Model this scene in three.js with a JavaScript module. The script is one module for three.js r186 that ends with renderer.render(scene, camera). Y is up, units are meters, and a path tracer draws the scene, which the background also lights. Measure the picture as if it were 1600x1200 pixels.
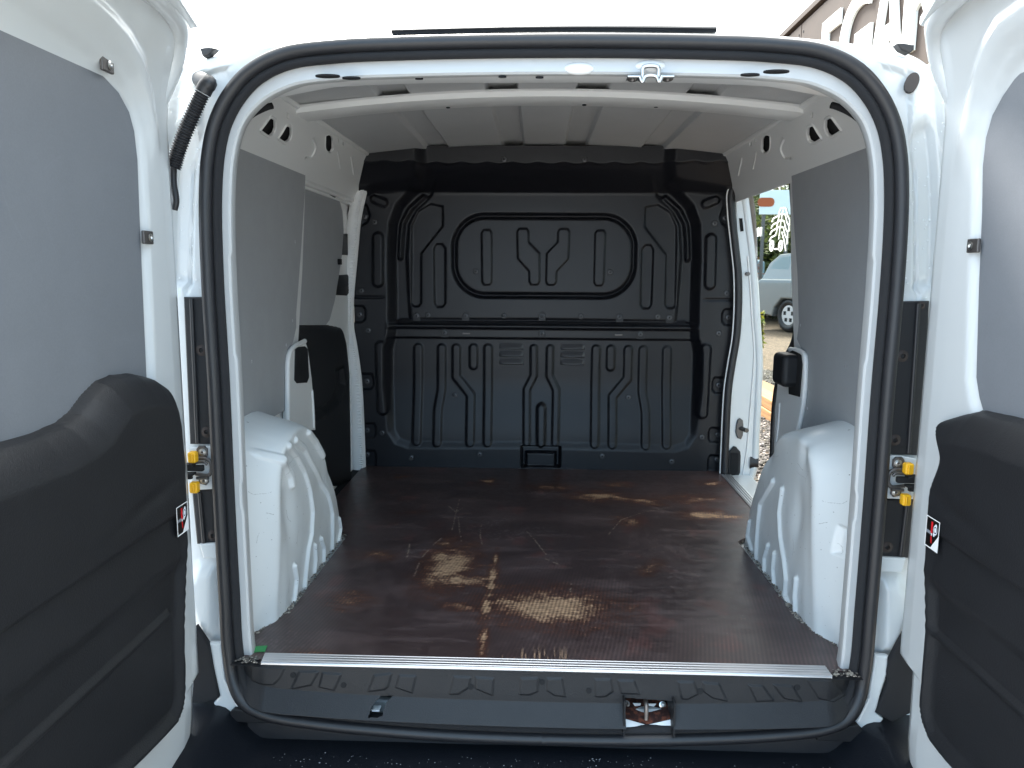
import * as THREE from 'three';
import { mergeGeometries, mergeVertices, toCreasedNormals } from 'three/addons/utils/BufferGeometryUtils.js';
import { RoundedBoxGeometry } from 'three/addons/geometries/RoundedBoxGeometry.js';
import { FontLoader } from 'three/addons/loaders/FontLoader.js';
import { TextGeometry } from 'three/addons/geometries/TextGeometry.js';

// ---------------------------------------------------------------- camera, sky, sun, exposure
const scene = new THREE.Scene();
const camera = new THREE.PerspectiveCamera(53.13, 4 / 3, 0.05, 400);
camera.rotation.order = 'YXZ';
camera.rotation.set(-0.14618, 0.03341, 0.00621);
camera.position.set(-0.018, 1.408, 1.57);
scene.add(camera);
camera.updateMatrixWorld(true);

const renderer = new THREE.WebGLRenderer({ antialias: true });
renderer.setSize(1024, 768);
renderer.toneMapping = THREE.LinearToneMapping;
renderer.toneMappingExposure = 4.65;
renderer.shadowMap.enabled = true;

const clamp = (x, a = 0, b = 1) => Math.min(b, Math.max(a, x));
const sm = (a, b, x) => { const t = clamp((x - a) / (b - a)); return t * t * (3 - 2 * t); };
const lerp = (a, b, t) => a + (b - a) * t;
const SUN = new THREE.Vector3(-0.22, 0.74, -0.64).normalize();
{ // thin bright haze: white and warm round the sun, paler blue away from it
  const w = 256, h = 128, d = new Float32Array(w * h * 4), v = new THREE.Vector3();
  for (let j = 0; j < h; j++) for (let i = 0; i < w; i++) {
    const th = (j + 0.5) / h * Math.PI - Math.PI / 2, ph = (i + 0.5) / w * 2 * Math.PI - Math.PI;
    v.set(Math.cos(th) * Math.cos(ph), Math.sin(th), Math.cos(th) * Math.sin(ph));
    const k = Math.max(0, v.dot(SUN)), glow = 0.30 * Math.pow(k, 3) + 0.5 * Math.pow(k, 14), b = 0.5 - 0.5 * v.dot(SUN);
    const up = 1.06 - 0.12 * Math.max(0, v.y), m = sm(0.06, 0.52, b);
    const o = (j * w + i) * 4;
    d[o] = (up + glow * 1.06) * lerp(0.90, 0.33, m); d[o + 1] = (up + glow) * lerp(0.92, 0.50, m); d[o + 2] = (up + glow * 0.88) * lerp(0.93, 0.68, m); d[o + 3] = 1;
  }
  const t = new THREE.DataTexture(d, w, h, THREE.RGBAFormat, THREE.FloatType);
  t.mapping = THREE.EquirectangularReflectionMapping; t.magFilter = THREE.LinearFilter; t.needsUpdate = true;
  scene.background = t; scene.environment = t;
}
const sun = new THREE.DirectionalLight(new THREE.Color(1, 0.965, 0.90), 3.4);
sun.position.copy(SUN).multiplyScalar(20); sun.castShadow = true; sun.shadow.radius = 28;
sun.shadow.mapSize.set(2048, 2048);
Object.assign(sun.shadow.camera, { left: -22, right: 22, top: 22, bottom: -22, near: 1, far: 60 });
scene.add(sun, sun.target);

// ---------------------------------------------------------------- helpers
let seed = 7;
const rnd = () => { seed = (seed * 1664525 + 1013904223) >>> 0; return seed / 4294967296; };
const rr = (a, b) => a + (b - a) * rnd();
// where the sight line of a picture point meets the plane axis = v (used to read sizes off the photograph)
function P(px, py, ax, v) {
  const f = 1200, d = new THREE.Vector3(px - 800, 600 - py, -f).applyQuaternion(camera.quaternion), c = camera.position;
  const a = 'xyz'[ax]; return d.multiplyScalar((v - c[a]) / d[a]).add(c);
}
const X = (v, list) => list.map(([a, b]) => { const p = P(a, b, 0, v); return [p.z, p.y]; });
const Y = (v, list) => list.map(([a, b]) => { const p = P(a, b, 1, v); return [p.x, p.z]; });
const Z = (v, list) => list.map(([a, b]) => { const p = P(a, b, 2, v); return [p.x, p.y]; });
const FY = 0.56, EYE = 1.408;

const names = {};
function numbered(n) { const k = names[n] = (names[n] ?? -1) + 1; return k ? `${n}_${String(k).padStart(3, '0')}` : n; }
function thing(name, label, category, pos = [0, 0, 0], group) {
  const o = new THREE.Group(); o.name = numbered(name); o.position.set(...pos); scene.add(o);
  o.userData = { label, category }; if (group) o.userData.group = group; return o;
}
function part(name, geo, mat, parent, label) {
  if (Array.isArray(geo)) geo = join(geo);
  const m = new THREE.Mesh(geo, mat); m.name = name; m.castShadow = m.receiveShadow = true; parent.add(m);
  if (label) m.userData.label = label; return m;
}
function sub(name, parent) { const g = new THREE.Group(); g.name = name; parent.add(g); return g; }
function join(list) {
  return mergeGeometries(list.map((g) => { g = g.index ? g.toNonIndexed() : g; if (!g.attributes.uv) g.setAttribute('uv', new THREE.BufferAttribute(new Float32Array(g.attributes.position.count * 2), 2));
    for (const k of Object.keys(g.attributes)) if (!['position', 'normal', 'uv'].includes(k)) g.deleteAttribute(k); return g; }));
}
const crisp = (g, a = 0.5) => toCreasedNormals(g, a);
function flipX(g) { // mirror image in the plane x = 0
  g = g.index ? g.toNonIndexed() : g.clone();
  for (const k of ['position', 'normal', 'uv']) { const a = g.attributes[k], n = a?.itemSize; if (!a) continue;
    for (let i = 0; i < a.count; i += 3) for (let c = 0; c < n; c++) { const t = a.array[(i + 1) * n + c]; a.array[(i + 1) * n + c] = a.array[(i + 2) * n + c]; a.array[(i + 2) * n + c] = t; }
    if (k !== 'uv') for (let i = 0; i < a.count; i++) a.array[i * n] *= -1; }
  return g;
}
// grid of (nu+1) x (nv+1) points; keep(u, v) may drop cells
function sheet(nu, nv, fn, keep, uvf) {
  const p = [], uv = [], id = [];
  for (let j = 0; j <= nv; j++) for (let i = 0; i <= nu; i++) { const a = fn(i / nu, j / nv); p.push(a[0], a[1], a[2]); const q = uvf ? uvf(a, i / nu, j / nv) : [i / nu, j / nv]; uv.push(q[0], q[1]); }
  for (let j = 0; j < nv; j++) for (let i = 0; i < nu; i++) { if (keep && !keep((i + 0.5) / nu, (j + 0.5) / nv)) continue;
    const a = j * (nu + 1) + i, b = a + 1, c = a + nu + 1, d = c + 1; id.push(a, b, d, a, d, c); }
  const g = new THREE.BufferGeometry(); g.setAttribute('position', new THREE.Float32BufferAttribute(p, 3)); g.setAttribute('uv', new THREE.Float32BufferAttribute(uv, 2)); g.setIndex(id); g.computeVertexNormals(); return g;
}
// outline (2D) as a plate lying in the plane axis = at, th thick towards + (or -, if negative)
function plate(axis, pts, at, th, bevel = 0, { holes = [], smooth = 0, seg = 2 } = {}) {
  const mk = (l) => (smooth ? new THREE.SplineCurve([...l, l[0]].map((q) => new THREE.Vector2(q[0], q[1]))).getPoints(smooth) : l.map((q) => new THREE.Vector2(q[0], q[1])));
  const s = new THREE.Shape(mk(pts)); for (const h of holes) s.holes.push(new THREE.Path(h.map((q) => new THREE.Vector2(q[0], q[1]))));
  const t = Math.abs(th), sg = Math.sign(th);
  const g = new THREE.ExtrudeGeometry(s, { depth: Math.max(1e-4, t - bevel), bevelEnabled: bevel > 0, bevelThickness: bevel, bevelSize: bevel, bevelOffset: -bevel, bevelSegments: seg, curveSegments: 8 });
  const a = g.attributes.position;
  for (let i = 0; i < a.count; i++) { const u = a.getX(i), v = a.getY(i), d = at + sg * a.getZ(i); if (axis === 'z') a.setXYZ(i, u, v, d); else if (axis === 'x') a.setXYZ(i, d, v, u); else a.setXYZ(i, u, d, v); }
  const flip = (axis === 'z' && sg < 0) || (axis === 'x' && sg > 0) || (axis === 'y' && sg > 0);
  if (flip) for (const k of ['position', 'uv']) { const b = g.attributes[k], n = b.itemSize; for (let i = 0; i < b.count; i += 3) for (let c = 0; c < n; c++) { const w = b.array[(i + 1) * n + c]; b.array[(i + 1) * n + c] = b.array[(i + 2) * n + c]; b.array[(i + 2) * n + c] = w; } }
  g.computeVertexNormals(); return g;
}
const rectPts = (x0, x1, y0, y1, r = 0) => { if (!r) return [[x0, y0], [x1, y0], [x1, y1], [x0, y1]]; const o = []; for (const [cx, cy, a] of [[x1 - r, y0 + r, -90], [x1 - r, y1 - r, 0], [x0 + r, y1 - r, 90], [x0 + r, y0 + r, 180]]) for (let k = 0; k <= 4; k++) { const t = (a + k * 22.5) * Math.PI / 180; o.push([cx + r * Math.cos(t), cy + r * Math.sin(t)]); } return o; };
const V3 = (a) => new THREE.Vector3(a[0], a[1], a[2]);
function tube(pts, r, n = 60, rs = 8, closed = false) { return new THREE.TubeGeometry(new THREE.CatmullRomCurve3(pts.map((q) => (q.isVector3 ? q : V3(q))), closed, 'centripetal'), n, r, rs, closed); }
function box(x, y, z, w, h, d, r = 0) { const g = r ? new RoundedBoxGeometry(w, h, d, 2, r) : new THREE.BoxGeometry(w, h, d); g.translate(x, y, z); return g; }
function cyl(p, dir, r, h, n = 16, r2 = r) { const g = new THREE.CylinderGeometry(r2, r, h, n); g.applyQuaternion(new THREE.Quaternion().setFromUnitVectors(new THREE.Vector3(0, 1, 0), V3(dir).normalize())); g.translate(p[0], p[1], p[2]); return g; }
// pan-head screw with a hex socket ring
function screw(p, dir, r) { const d = V3(dir).normalize(), q = new THREE.Quaternion().setFromUnitVectors(new THREE.Vector3(0, 1, 0), d);
  const g = new THREE.LatheGeometry([[0, -0.3], [0.42, -0.3], [0.5, 0.25], [0.62, 0.3], [0.66, 0.12], [1.25, 0.05], [1.3, 0]].map((a) => new THREE.Vector2(a[0] * r, a[1] * r)), 14); g.scale(1, 1, 1); g.applyQuaternion(q); g.translate(p[0], p[1], p[2]); return g; }
// sweep a cross-section (a = outwards in the path's plane, z) along a closed path in a plane z = const
function ringSweep(path, prof, { closedProf = false, zf = () => 0 } = {}) {
  const n = path.length, nor = path.map((_, i) => { const a = path[(i + n - 1) % n], b = path[(i + 1) % n], dx = b[0] - a[0], dy = b[1] - a[1], l = Math.hypot(dx, dy) || 1; return [dy / l, -dx / l]; });
  const m = prof(0, path[0]).length; const rows = path.map((p, i) => prof(i, p).map(([a, z]) => [p[0] + nor[i][0] * a, p[1] + nor[i][1] * a, z + zf(p)]));
  return sheet(n, closedProf ? m : m - 1, (u, v) => rows[Math.round(u * n) % n][Math.round(v * (closedProf ? m : m - 1)) % m]);
}
// signed distances
const sdBox = (x, y, cx, cy, hw, hh, r) => { const qx = Math.abs(x - cx) - hw + r, qy = Math.abs(y - cy) - hh + r; return Math.hypot(Math.max(qx, 0), Math.max(qy, 0)) + Math.min(Math.max(qx, qy), 0) - r; };
const sdSeg = (x, y, a, b) => { const dx = b[0] - a[0], dy = b[1] - a[1], t = clamp(((x - a[0]) * dx + (y - a[1]) * dy) / (dx * dx + dy * dy)); return Math.hypot(x - a[0] - dx * t, y - a[1] - dy * t); };
const sdLine = (x, y, L) => { let d = 9; for (let i = 1; i < L.length; i++) d = Math.min(d, sdSeg(x, y, L[i - 1], L[i])); return d; };
const sdPoly = (x, y, L) => { let d = 9, s = 1; for (let i = 0, j = L.length - 1; i < L.length; j = i++) { d = Math.min(d, sdSeg(x, y, L[i], L[j])); const a = L[i], b = L[j]; if ((a[1] > y) !== (b[1] > y) && x < (b[0] - a[0]) * (y - a[1]) / (b[1] - a[1]) + a[0]) s = -s; } return d * s; };
const on = (d, w) => sm(w, -w, d); // 1 inside, 0 outside, over a width 2w
const bbOf = (L, m) => [Math.min(...L.map((p) => p[0])) - m, Math.max(...L.map((p) => p[0])) + m, Math.min(...L.map((p) => p[1])) - m, Math.max(...L.map((p) => p[1])) + m];
const inBB = (x, y, b) => x > b[0] && x < b[1] && y > b[2] && y < b[3];
// noise
const hsh = (x, y, s = 0) => { let n = Math.imul(x, 374761393) ^ Math.imul(y, 668265263) ^ Math.imul(s, 974634777); n = Math.imul(n ^ (n >>> 13), 1274126177); return ((n ^ (n >>> 16)) >>> 0) / 4294967296; };
const vn = (x, y, s = 0) => { const i = Math.floor(x), j = Math.floor(y), u = x - i, v = y - j, a = u * u * (3 - 2 * u), b = v * v * (3 - 2 * v); return lerp(lerp(hsh(i, j, s), hsh(i + 1, j, s), a), lerp(hsh(i, j + 1, s), hsh(i + 1, j + 1, s), a), b); };
const fbm = (x, y, o = 4, s = 0) => { let t = 0, a = 0.5, m = 0; for (let k = 0; k < o; k++) { t += a * vn(x, y, s + k); m += a; a *= 0.5; x *= 2.03; y *= 2.03; } return t / m; };
function texture(w, h, fn, srgb = true, repeat) {
  const d = new Uint8Array(w * h * 4); for (let j = 0; j < h; j++) for (let i = 0; i < w; i++) { const c = fn(i / w, j / h, i, j), o = (j * w + i) * 4; for (let k = 0; k < 3; k++) d[o + k] = clamp(Array.isArray(c) ? c[k] : c) * 255; d[o + 3] = 255; }
  const t = new THREE.DataTexture(d, w, h); t.magFilter = THREE.LinearFilter; t.minFilter = THREE.LinearMipmapLinearFilter; t.generateMipmaps = true; if (srgb) t.colorSpace = THREE.SRGBColorSpace; t.wrapS = t.wrapT = THREE.RepeatWrapping; if (repeat) t.repeat.set(...repeat); t.needsUpdate = true; return t;
}

// ---------------------------------------------------------------- materials
const lin = (r, g, b) => new THREE.Color().setRGB(r, g, b);
const mat = (c, roughness, extra = {}) => new THREE.MeshPhysicalMaterial({ color: lin(...c), roughness, side: THREE.DoubleSide, ...extra });
const grainTex = texture(256, 256, (u, v, i, j) => 0.5 + 0.5 * (hsh(i, j, 3) - 0.5) + 0.5 * (vn(i / 3, j / 3, 5) - 0.5), false, [1, 1]);
const grain = (k) => { const t = grainTex.clone(); t.repeat.set(k, k); t.needsUpdate = true; return t; };
// handling marks of lining board and moulded plastic: faint blotches, rubs and scratches
function marks(base, spread, nScr, c, seed0) {
  const W = 512, f = new Float32Array(W * W); let s = seed0; const r = () => { s = (s * 1664525 + 1013904223) >>> 0; return s / 4294967296; };
  for (let n = 0; n < nScr; n++) { let x = r() * W, y = r() * W, a = r() * 6.28; const l = 6 + r() * r() * 90, k = 0.15 + 0.5 * r(); for (let i = 0; i < l; i++) { a += (r() - 0.5) * 0.15; x += Math.cos(a); y += Math.sin(a); if (r() < 0.75) f[(Math.floor(y + W) % W) * W + Math.floor(x + W) % W] = k; } }
  const t = texture(W, W, (u, v, i, j) => { const per = (a, b, q) => { const w = Math.abs(a / W * 2 - 1), z = Math.abs(b / W * 2 - 1); return fbm(w * q, z * q, 4, seed0); }; const k = base - spread + 2 * spread * (0.55 * per(i, j, 7) + 0.45 * hsh(i, j, seed0)) , m = f[j * W + i]; return [lerp(k, c, m), lerp(k, c, m), lerp(k, c, m)]; });
  t.repeat.set(1.3, 1.3); return t;
}
const plyTex = marks(0.95, 0.035, 40, 1.0, 31), scuffTex = marks(0.80, 0.10, 90, 1.0, 57); scuffTex.repeat.set(0.3, 0.3);
const M = {
  paint: mat([0.60, 0.625, 0.635], 0.35, { clearcoat: 0.7, clearcoatRoughness: 0.12 }),
  paintIn: mat([0.74, 0.735, 0.725], 0.42, { clearcoat: 0.35, clearcoatRoughness: 0.25 }),  // same white paint, lightened to make up for the dim light inside
  flange: mat([0.47, 0.475, 0.475], 0.42, { clearcoat: 0.35, clearcoatRoughness: 0.25 }),  // same white paint again, darkened because full sky falls on it
  primer: mat([0.50, 0.49, 0.47], 0.6),
  rubber: mat([0.0135, 0.0135, 0.016], 0.45),
  fabric: mat([0.014, 0.014, 0.016], 0.95),
  black: mat([0.012, 0.0125, 0.015], 0.42),
  trim: mat([0.0165, 0.0175, 0.021], 0.52, { specularIntensity: 0.8, map: scuffTex, bumpMap: grain(1), bumpScale: 0.0004 }),
  gloss: mat([0.012, 0.014, 0.018], 0.22),
  dark: mat([0.006, 0.006, 0.007], 0.9),
  ply: mat([0.36, 0.365, 0.375], 0.62, { map: plyTex }),
  plyEdge: mat([0.16, 0.13, 0.10], 0.85),
  steel: mat([0.55, 0.55, 0.54], 0.28, { metalness: 1 }),
  darkSteel: mat([0.13, 0.12, 0.115], 0.45, { metalness: 0.7 }),
  alu: mat([0.62, 0.62, 0.64], 0.34, { metalness: 0.9 }),
  yellow: mat([0.80, 0.42, 0.01], 0.4),
};
const van = thing('cargo_van', 'white cargo van seen from behind with both rear doors open and an empty load bay', 'van');
// ================================================================ VAN BODY
const mirrorHalf = (h) => [...h, ...h.slice(1, -1).reverse().map(([x, y]) => [-x, y])];
function resample(h, n) { const c = new THREE.CatmullRomCurve3(mirrorHalf(h).map((q) => new THREE.Vector3(q[0], q[1] + EYE, 0)), true, 'centripetal'); c.arcLengthDivisions = 2000; return c.getSpacedPoints(n).slice(0, n).map((p) => [p.x, p.y]); }
const NS = 420;
const SEAL = resample([[0, -1.000], [0.2, -0.997], [0.354, -0.989], [0.494, -0.977], [0.60, -0.960], [0.65, -0.936], [0.677, -0.895], [0.686, -0.84], [0.688, -0.70], [0.689, -0.49], [0.688, -0.23], [0.690, -0.03], [0.688, 0.10], [0.684, 0.165], [0.676, 0.228], [0.659, 0.288], [0.628, 0.341], [0.585, 0.383], [0.52, 0.413], [0.42, 0.426], [0.30, 0.431], [0.15, 0.434], [0, 0.435]], NS);
const OUT0 = mirrorHalf([[0, -1.09], [0.5, -1.08], [0.78, -1.05], [0.83, -0.98], [0.855, -0.85], [0.87, -0.4], [0.862, -0.1], [0.848, 0.15], [0.832, 0.26], [0.80, 0.325], [0.765, 0.372], [0.737, 0.402], [0.705, 0.419], [0.677, 0.427], [0.55, 0.444], [0.42, 0.455], [0.29, 0.461], [0, 0.464]]).map(([x, y]) => [x, y + EYE]);
const OUTC = new THREE.CatmullRomCurve3(OUT0.map((q) => new THREE.Vector3(q[0], q[1], 0)), true, 'centripetal').getPoints(900);
const OUT = SEAL.map(([x, y]) => { // outer edge met by the ray from the middle of the opening
  const cx = 0, cy = EYE - 0.28, a = Math.atan2(y - cy, x - cx); let best = null, bd = 9;
  for (const p of OUTC) { let d = Math.abs(Math.atan2(p.y - cy, p.x - cx) - a); if (d > Math.PI) d = 2 * Math.PI - d; if (d < bd) { bd = d; best = p; } }
  return [best.x, best.y];
});
// rear frame: pressed sheet between the door seal and the outer edge
const housR = Z(-0.03, [[1446, 96], [1456, 110], [1462, 150], [1464, 185], [1468, 215], [1482, 260], [1486, 330], [1486, 480], [1600, 480], [1600, 40], [1446, 40]]);
const notchR = Z(-0.03, [[1340, 150], [1366, 116], [1381, 104], [1392, 104], [1412, 111], [1424, 108], [1424, 230], [1436, 262], [1438, 460], [1400, 460], [1400, 260]]);
const channelR = Z(-0.03, [[1446, 190], [1430, 200], [1424, 225], [1432, 260], [1434, 330], [1434, 452], [1462, 452], [1464, 330], [1462, 260], [1456, 200]]);
const lowBumpR = Z(-0.03, [[1376, 905], [1400, 905], [1418, 930], [1418, 955], [1404, 990], [1390, 1012], [1374, 1012]]);
const frameH = (x, y) => { const a = Math.abs(x); let h = -0.028;
  h -= 0.010 * on(sdPoly(a, y, notchR), 0.002); h += 0.018 * on(sdPoly(a, y, housR), 0.005); h -= 0.018 * on(sdPoly(a, y, channelR), 0.007); h += 0.018 * on(sdPoly(a, y, lowBumpR), 0.012);
  h -= 0.004 * on(sdBox(a, y, 0.735, EYE - 0.03, 0.06, 0.006, 0.004), 0.004);
  return h; };
part('rear_body_frame', sheet(NS, 44, (u, v) => { const i = Math.round(u * NS) % NS, s = SEAL[i], o = OUT[i], x = lerp(s[0], o[0], v), y = lerp(s[1], o[1], v); return [x, y, lerp(-0.008, frameH(x, y), sm(0, 0.12, v)) - 0.012 * sm(0.9, 1, v)]; }), M.paint, van);
// outer shell: roof, sides and nose; the kerb side is open where the sliding door stands open
{ const rows = [[0, -0.04], [0.007, -0.046], [0.014, -0.06], [0.02, -0.10], [0.026, -0.3], [0.028, -0.5], [0.028, -0.74], [0.028, -1.0], [0.028, -1.3], [0.028, -1.665], [0.028, -2.0], [0.02, -2.8], [-0.12, -3.6], [-0.55, -4.2]];
  const cen = EYE - 0.28;
  part('outer_body_shell', sheet(NS, rows.length - 1, (u, v) => { const i = Math.round(u * NS) % NS, [e, z] = rows[Math.round(v * (rows.length - 1))], o = OUT[i], l = Math.hypot(o[0], o[1] - cen);
    const up = 0.07 * sm(-0.05, -0.36, z) * sm(EYE + 0.2, EYE + 0.42, o[1]); return [o[0] * (1 + e / l), cen + (o[1] - cen) * (1 + e / l) + up, z]; },
  (u, v) => { const i = Math.floor(u * NS), o = OUT[i], r = Math.floor(v * (rows.length - 1)); return !(r >= 6 && r <= 8 && o[0] > 0.5 && o[1] > FY - 0.05 && o[1] < EYE + 0.365); }), M.paint, van); }
// door seal: bulb and gripping lip
const sealZ = (p) => 0.026 * sm(EYE - 0.86, EYE - 0.96, p[1]);
part('door_seal', ringSweep(SEAL, () => [[-0.004, -0.012], [0.012, -0.013], [0.0185, -0.004], [0.019, 0.006], [0.0145, 0.015], [0.006, 0.019], [-0.002, 0.017], [-0.0075, 0.010], [-0.010, 0.0], [-0.008, -0.008]], { closedProf: true, zf: sealZ }), M.rubber, van, 'black rubber bulb seal round the rear opening');
part('seal_lip', ringSweep(SEAL, () => [[-0.008, -0.01], [-0.009, 0.006], [-0.015, 0.0085], [-0.023, 0.005], [-0.0245, -0.004], [-0.022, -0.012]], { zf: sealZ }), M.fabric, van);
// white flange inside the seal
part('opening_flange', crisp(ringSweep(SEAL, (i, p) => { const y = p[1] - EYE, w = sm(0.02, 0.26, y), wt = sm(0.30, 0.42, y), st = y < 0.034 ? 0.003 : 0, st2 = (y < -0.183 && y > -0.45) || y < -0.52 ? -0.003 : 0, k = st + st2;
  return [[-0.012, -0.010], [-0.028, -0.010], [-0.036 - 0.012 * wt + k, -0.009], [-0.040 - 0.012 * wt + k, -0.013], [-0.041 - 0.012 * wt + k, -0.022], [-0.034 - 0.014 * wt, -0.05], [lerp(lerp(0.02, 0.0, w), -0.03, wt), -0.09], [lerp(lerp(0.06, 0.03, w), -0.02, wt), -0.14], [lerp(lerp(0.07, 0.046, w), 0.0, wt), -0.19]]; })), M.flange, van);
// roof edge trims
{ const tp = []; for (let k = 0; k <= 40; k++) { const p = P(lerp(613, 1118, k / 40), 52 - 3.5 * Math.sin(Math.PI * k / 40) - (k / 40) * 3, 2, -0.03); tp.push([p.x, p.y + 0.002, -0.03]); }
  part('roof_edge_trim', sheet(40, 8, (u, v) => { const p = tp[Math.round(u * 40)], a = v * 2 * Math.PI; return [p[0], p[1] + 0.0065 * Math.sin(a), p[2] + 0.012 * Math.cos(a)]; }), M.rubber, van);
  for (const s of [-1, 1]) { const L = s < 0 ? [[313, 76], [328, 74], [338, 76], [326, 87], [320, 90], [317, 88]] : [[1400, 69], [1410, 68], [1427, 71], [1427, 79], [1420, 84], [1407, 78]];
    part('roof_channel_cap', plate('z', Z(-0.02, L), -0.035, 0.02, 0.003), M.rubber, van); } }
// dark oval discs that paint the shade inside small header and bow holes
const hole = (px, py, y, rx, rz, parent, nm = 'header_hole_shade') => { const p = P(px, py, 1, y), g = new THREE.CylinderGeometry(1, 1, 0.003, 18); g.scale(rx, 1, rz); g.translate(p.x, p.y, p.z); part(nm, g, M.dark, parent); };

// ---------------------------------------------------------------- roof lining skin, cross bow, header
const roofY = (x) => EYE + 0.498 - 0.045 * (x / 0.71) ** 2;
const bands = [-0.425, -0.125, 0.125, 0.425];
const inBand = (x) => Math.max(...bands.map((b) => on(Math.abs(x - b) - 0.042, 0.0035)));
const pOil = (x, z) => 0.004 * (fbm(x * 3 + 9, z * 3, 3, 4) - 0.5);
part('roof_skin', sheet(420, 60, (u, v) => { const x = lerp(-0.72, 0.72, u), z = lerp(-1.72, -0.10, v); return [x, roofY(x) + 0.016 * inBand(x) + pOil(x, z) - 0.05 * sm(-0.40, -0.12, z), z]; }), M.shadedRoof = mat([0.50, 0.50, 0.505], 0.42, { map: plyTex }), van, 'roof skin with pressed ribs, white paint greyed for shade');  // white paint lying in shade: the shade is put into this grey
function bow(name, z0, z1, drop, x0) {
  const w = z0 - z1, pr = [[0, 0.002], [0.012, -0.0015], [0.02, -drop * 0.9], [0.026, -drop], [w - 0.026, -drop], [w - 0.02, -drop * 0.9], [w - 0.012, -0.0015], [w, 0.002]];
  return part(name, crisp(sheet(60, pr.length - 1, (u, v) => { const x = lerp(-x0, x0, u), q = pr[Math.round(v * (pr.length - 1))]; return [x, roofY(x) - 0.003 + q[1], z1 + q[0]]; })), M.paintIn, van);
}
const b1 = bow('roof_cross_bow', -0.64, -0.80, 0.016, 0.715);
for (const [px, py] of [[913, 164], [1025, 167], [1138, 176], [700, 168]]) hole(px, py, roofY(0) - 0.021 - (px > 1100 ? 0.02 : px < 750 || px > 1000 ? 0.006 : 0), 0.006, 0.007, b1, 'bow_hole_shade');
bow('roof_front_bow', -1.62, -1.72, 0.004, 0.715);
{ // header box behind the seal flange, with gussets at both ends
  const hd = part('header_beam', sheet(80, 6, (u, v) => { const x = lerp(-0.60, 0.60, u), q = [[-0.03, 0.384], [-0.05, 0.384], [-0.105, 0.388], [-0.12, 0.394], [-0.125, 0.41], [-0.13, 0.43], [-0.135, 0.445]][Math.round(v * 6)]; return [x, EYE + q[1] - 0.055 * Math.max(0, Math.abs(x) - 0.18) ** 2 * 2 - (Math.abs(x) > 0.45 ? 0.10 * (Math.abs(x) - 0.45) : 0), q[0]]; }), M.paintIn, van);
  for (const [a, b, c] of [[512, 119, 0.024], [549, 122, 0.018], [655, 123, 0.008], [1172, 117, 0.018], [1213, 112, 0.024], [785, 120, 0.008], [843, 121, 0.008]]) hole(a, b, EYE + (a < 560 || a > 1160 ? 0.371 : 0.379), c, c * 0.5, hd);
  // rear door catch on the header
  const c = P(1016, 112, 2, 0.0), st = sub('door_catch', van);
  part('catch_plate', join([box(c.x - 0.032, c.y - 0.012, c.z, 0.026, 0.004, 0.03, 0.0015), box(c.x + 0.032, c.y - 0.012, c.z, 0.026, 0.004, 0.03, 0.0015), tube([[c.x - 0.022, c.y - 0.011, c.z + 0.012], [c.x - 0.016, c.y - 0.022, c.z + 0.012], [c.x - 0.01, c.y - 0.012, c.z + 0.012], [c.x + 0.01, c.y - 0.012, c.z + 0.012], [c.x + 0.016, c.y - 0.022, c.z + 0.012], [c.x + 0.022, c.y - 0.011, c.z + 0.012]], 0.0035, 40)]), M.steel, st);
  part('catch_loop', tube([[c.x - 0.015, c.y - 0.018, c.z + 0.004], [c.x - 0.015, c.y + 0.004, c.z + 0.006], [c.x - 0.012, c.y + 0.008, c.z + 0.006], [c.x + 0.012, c.y + 0.008, c.z + 0.006], [c.x + 0.015, c.y + 0.004, c.z + 0.006], [c.x + 0.015, c.y - 0.018, c.z + 0.004]], 0.0042, 50), M.steel, st);
  for (const [px, py, w] of [[905, 104, 0.03], [1016, 100, 0.03]]) { const p = P(px, py, 2, -0.012), g = new THREE.SphereGeometry(1, 20, 12); g.scale(w, 0.012, 0.009); g.translate(p.x, p.y - 0.004, p.z); part('header_bump', g, M.paintIn, hd); }
  for (const s of [-1, 1]) part('catch_bolt', screw([c.x + s * 0.034, c.y - 0.015, c.z + 0.004], [0, -1, 0.3], 0.008), M.darkSteel, st);
}
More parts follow.
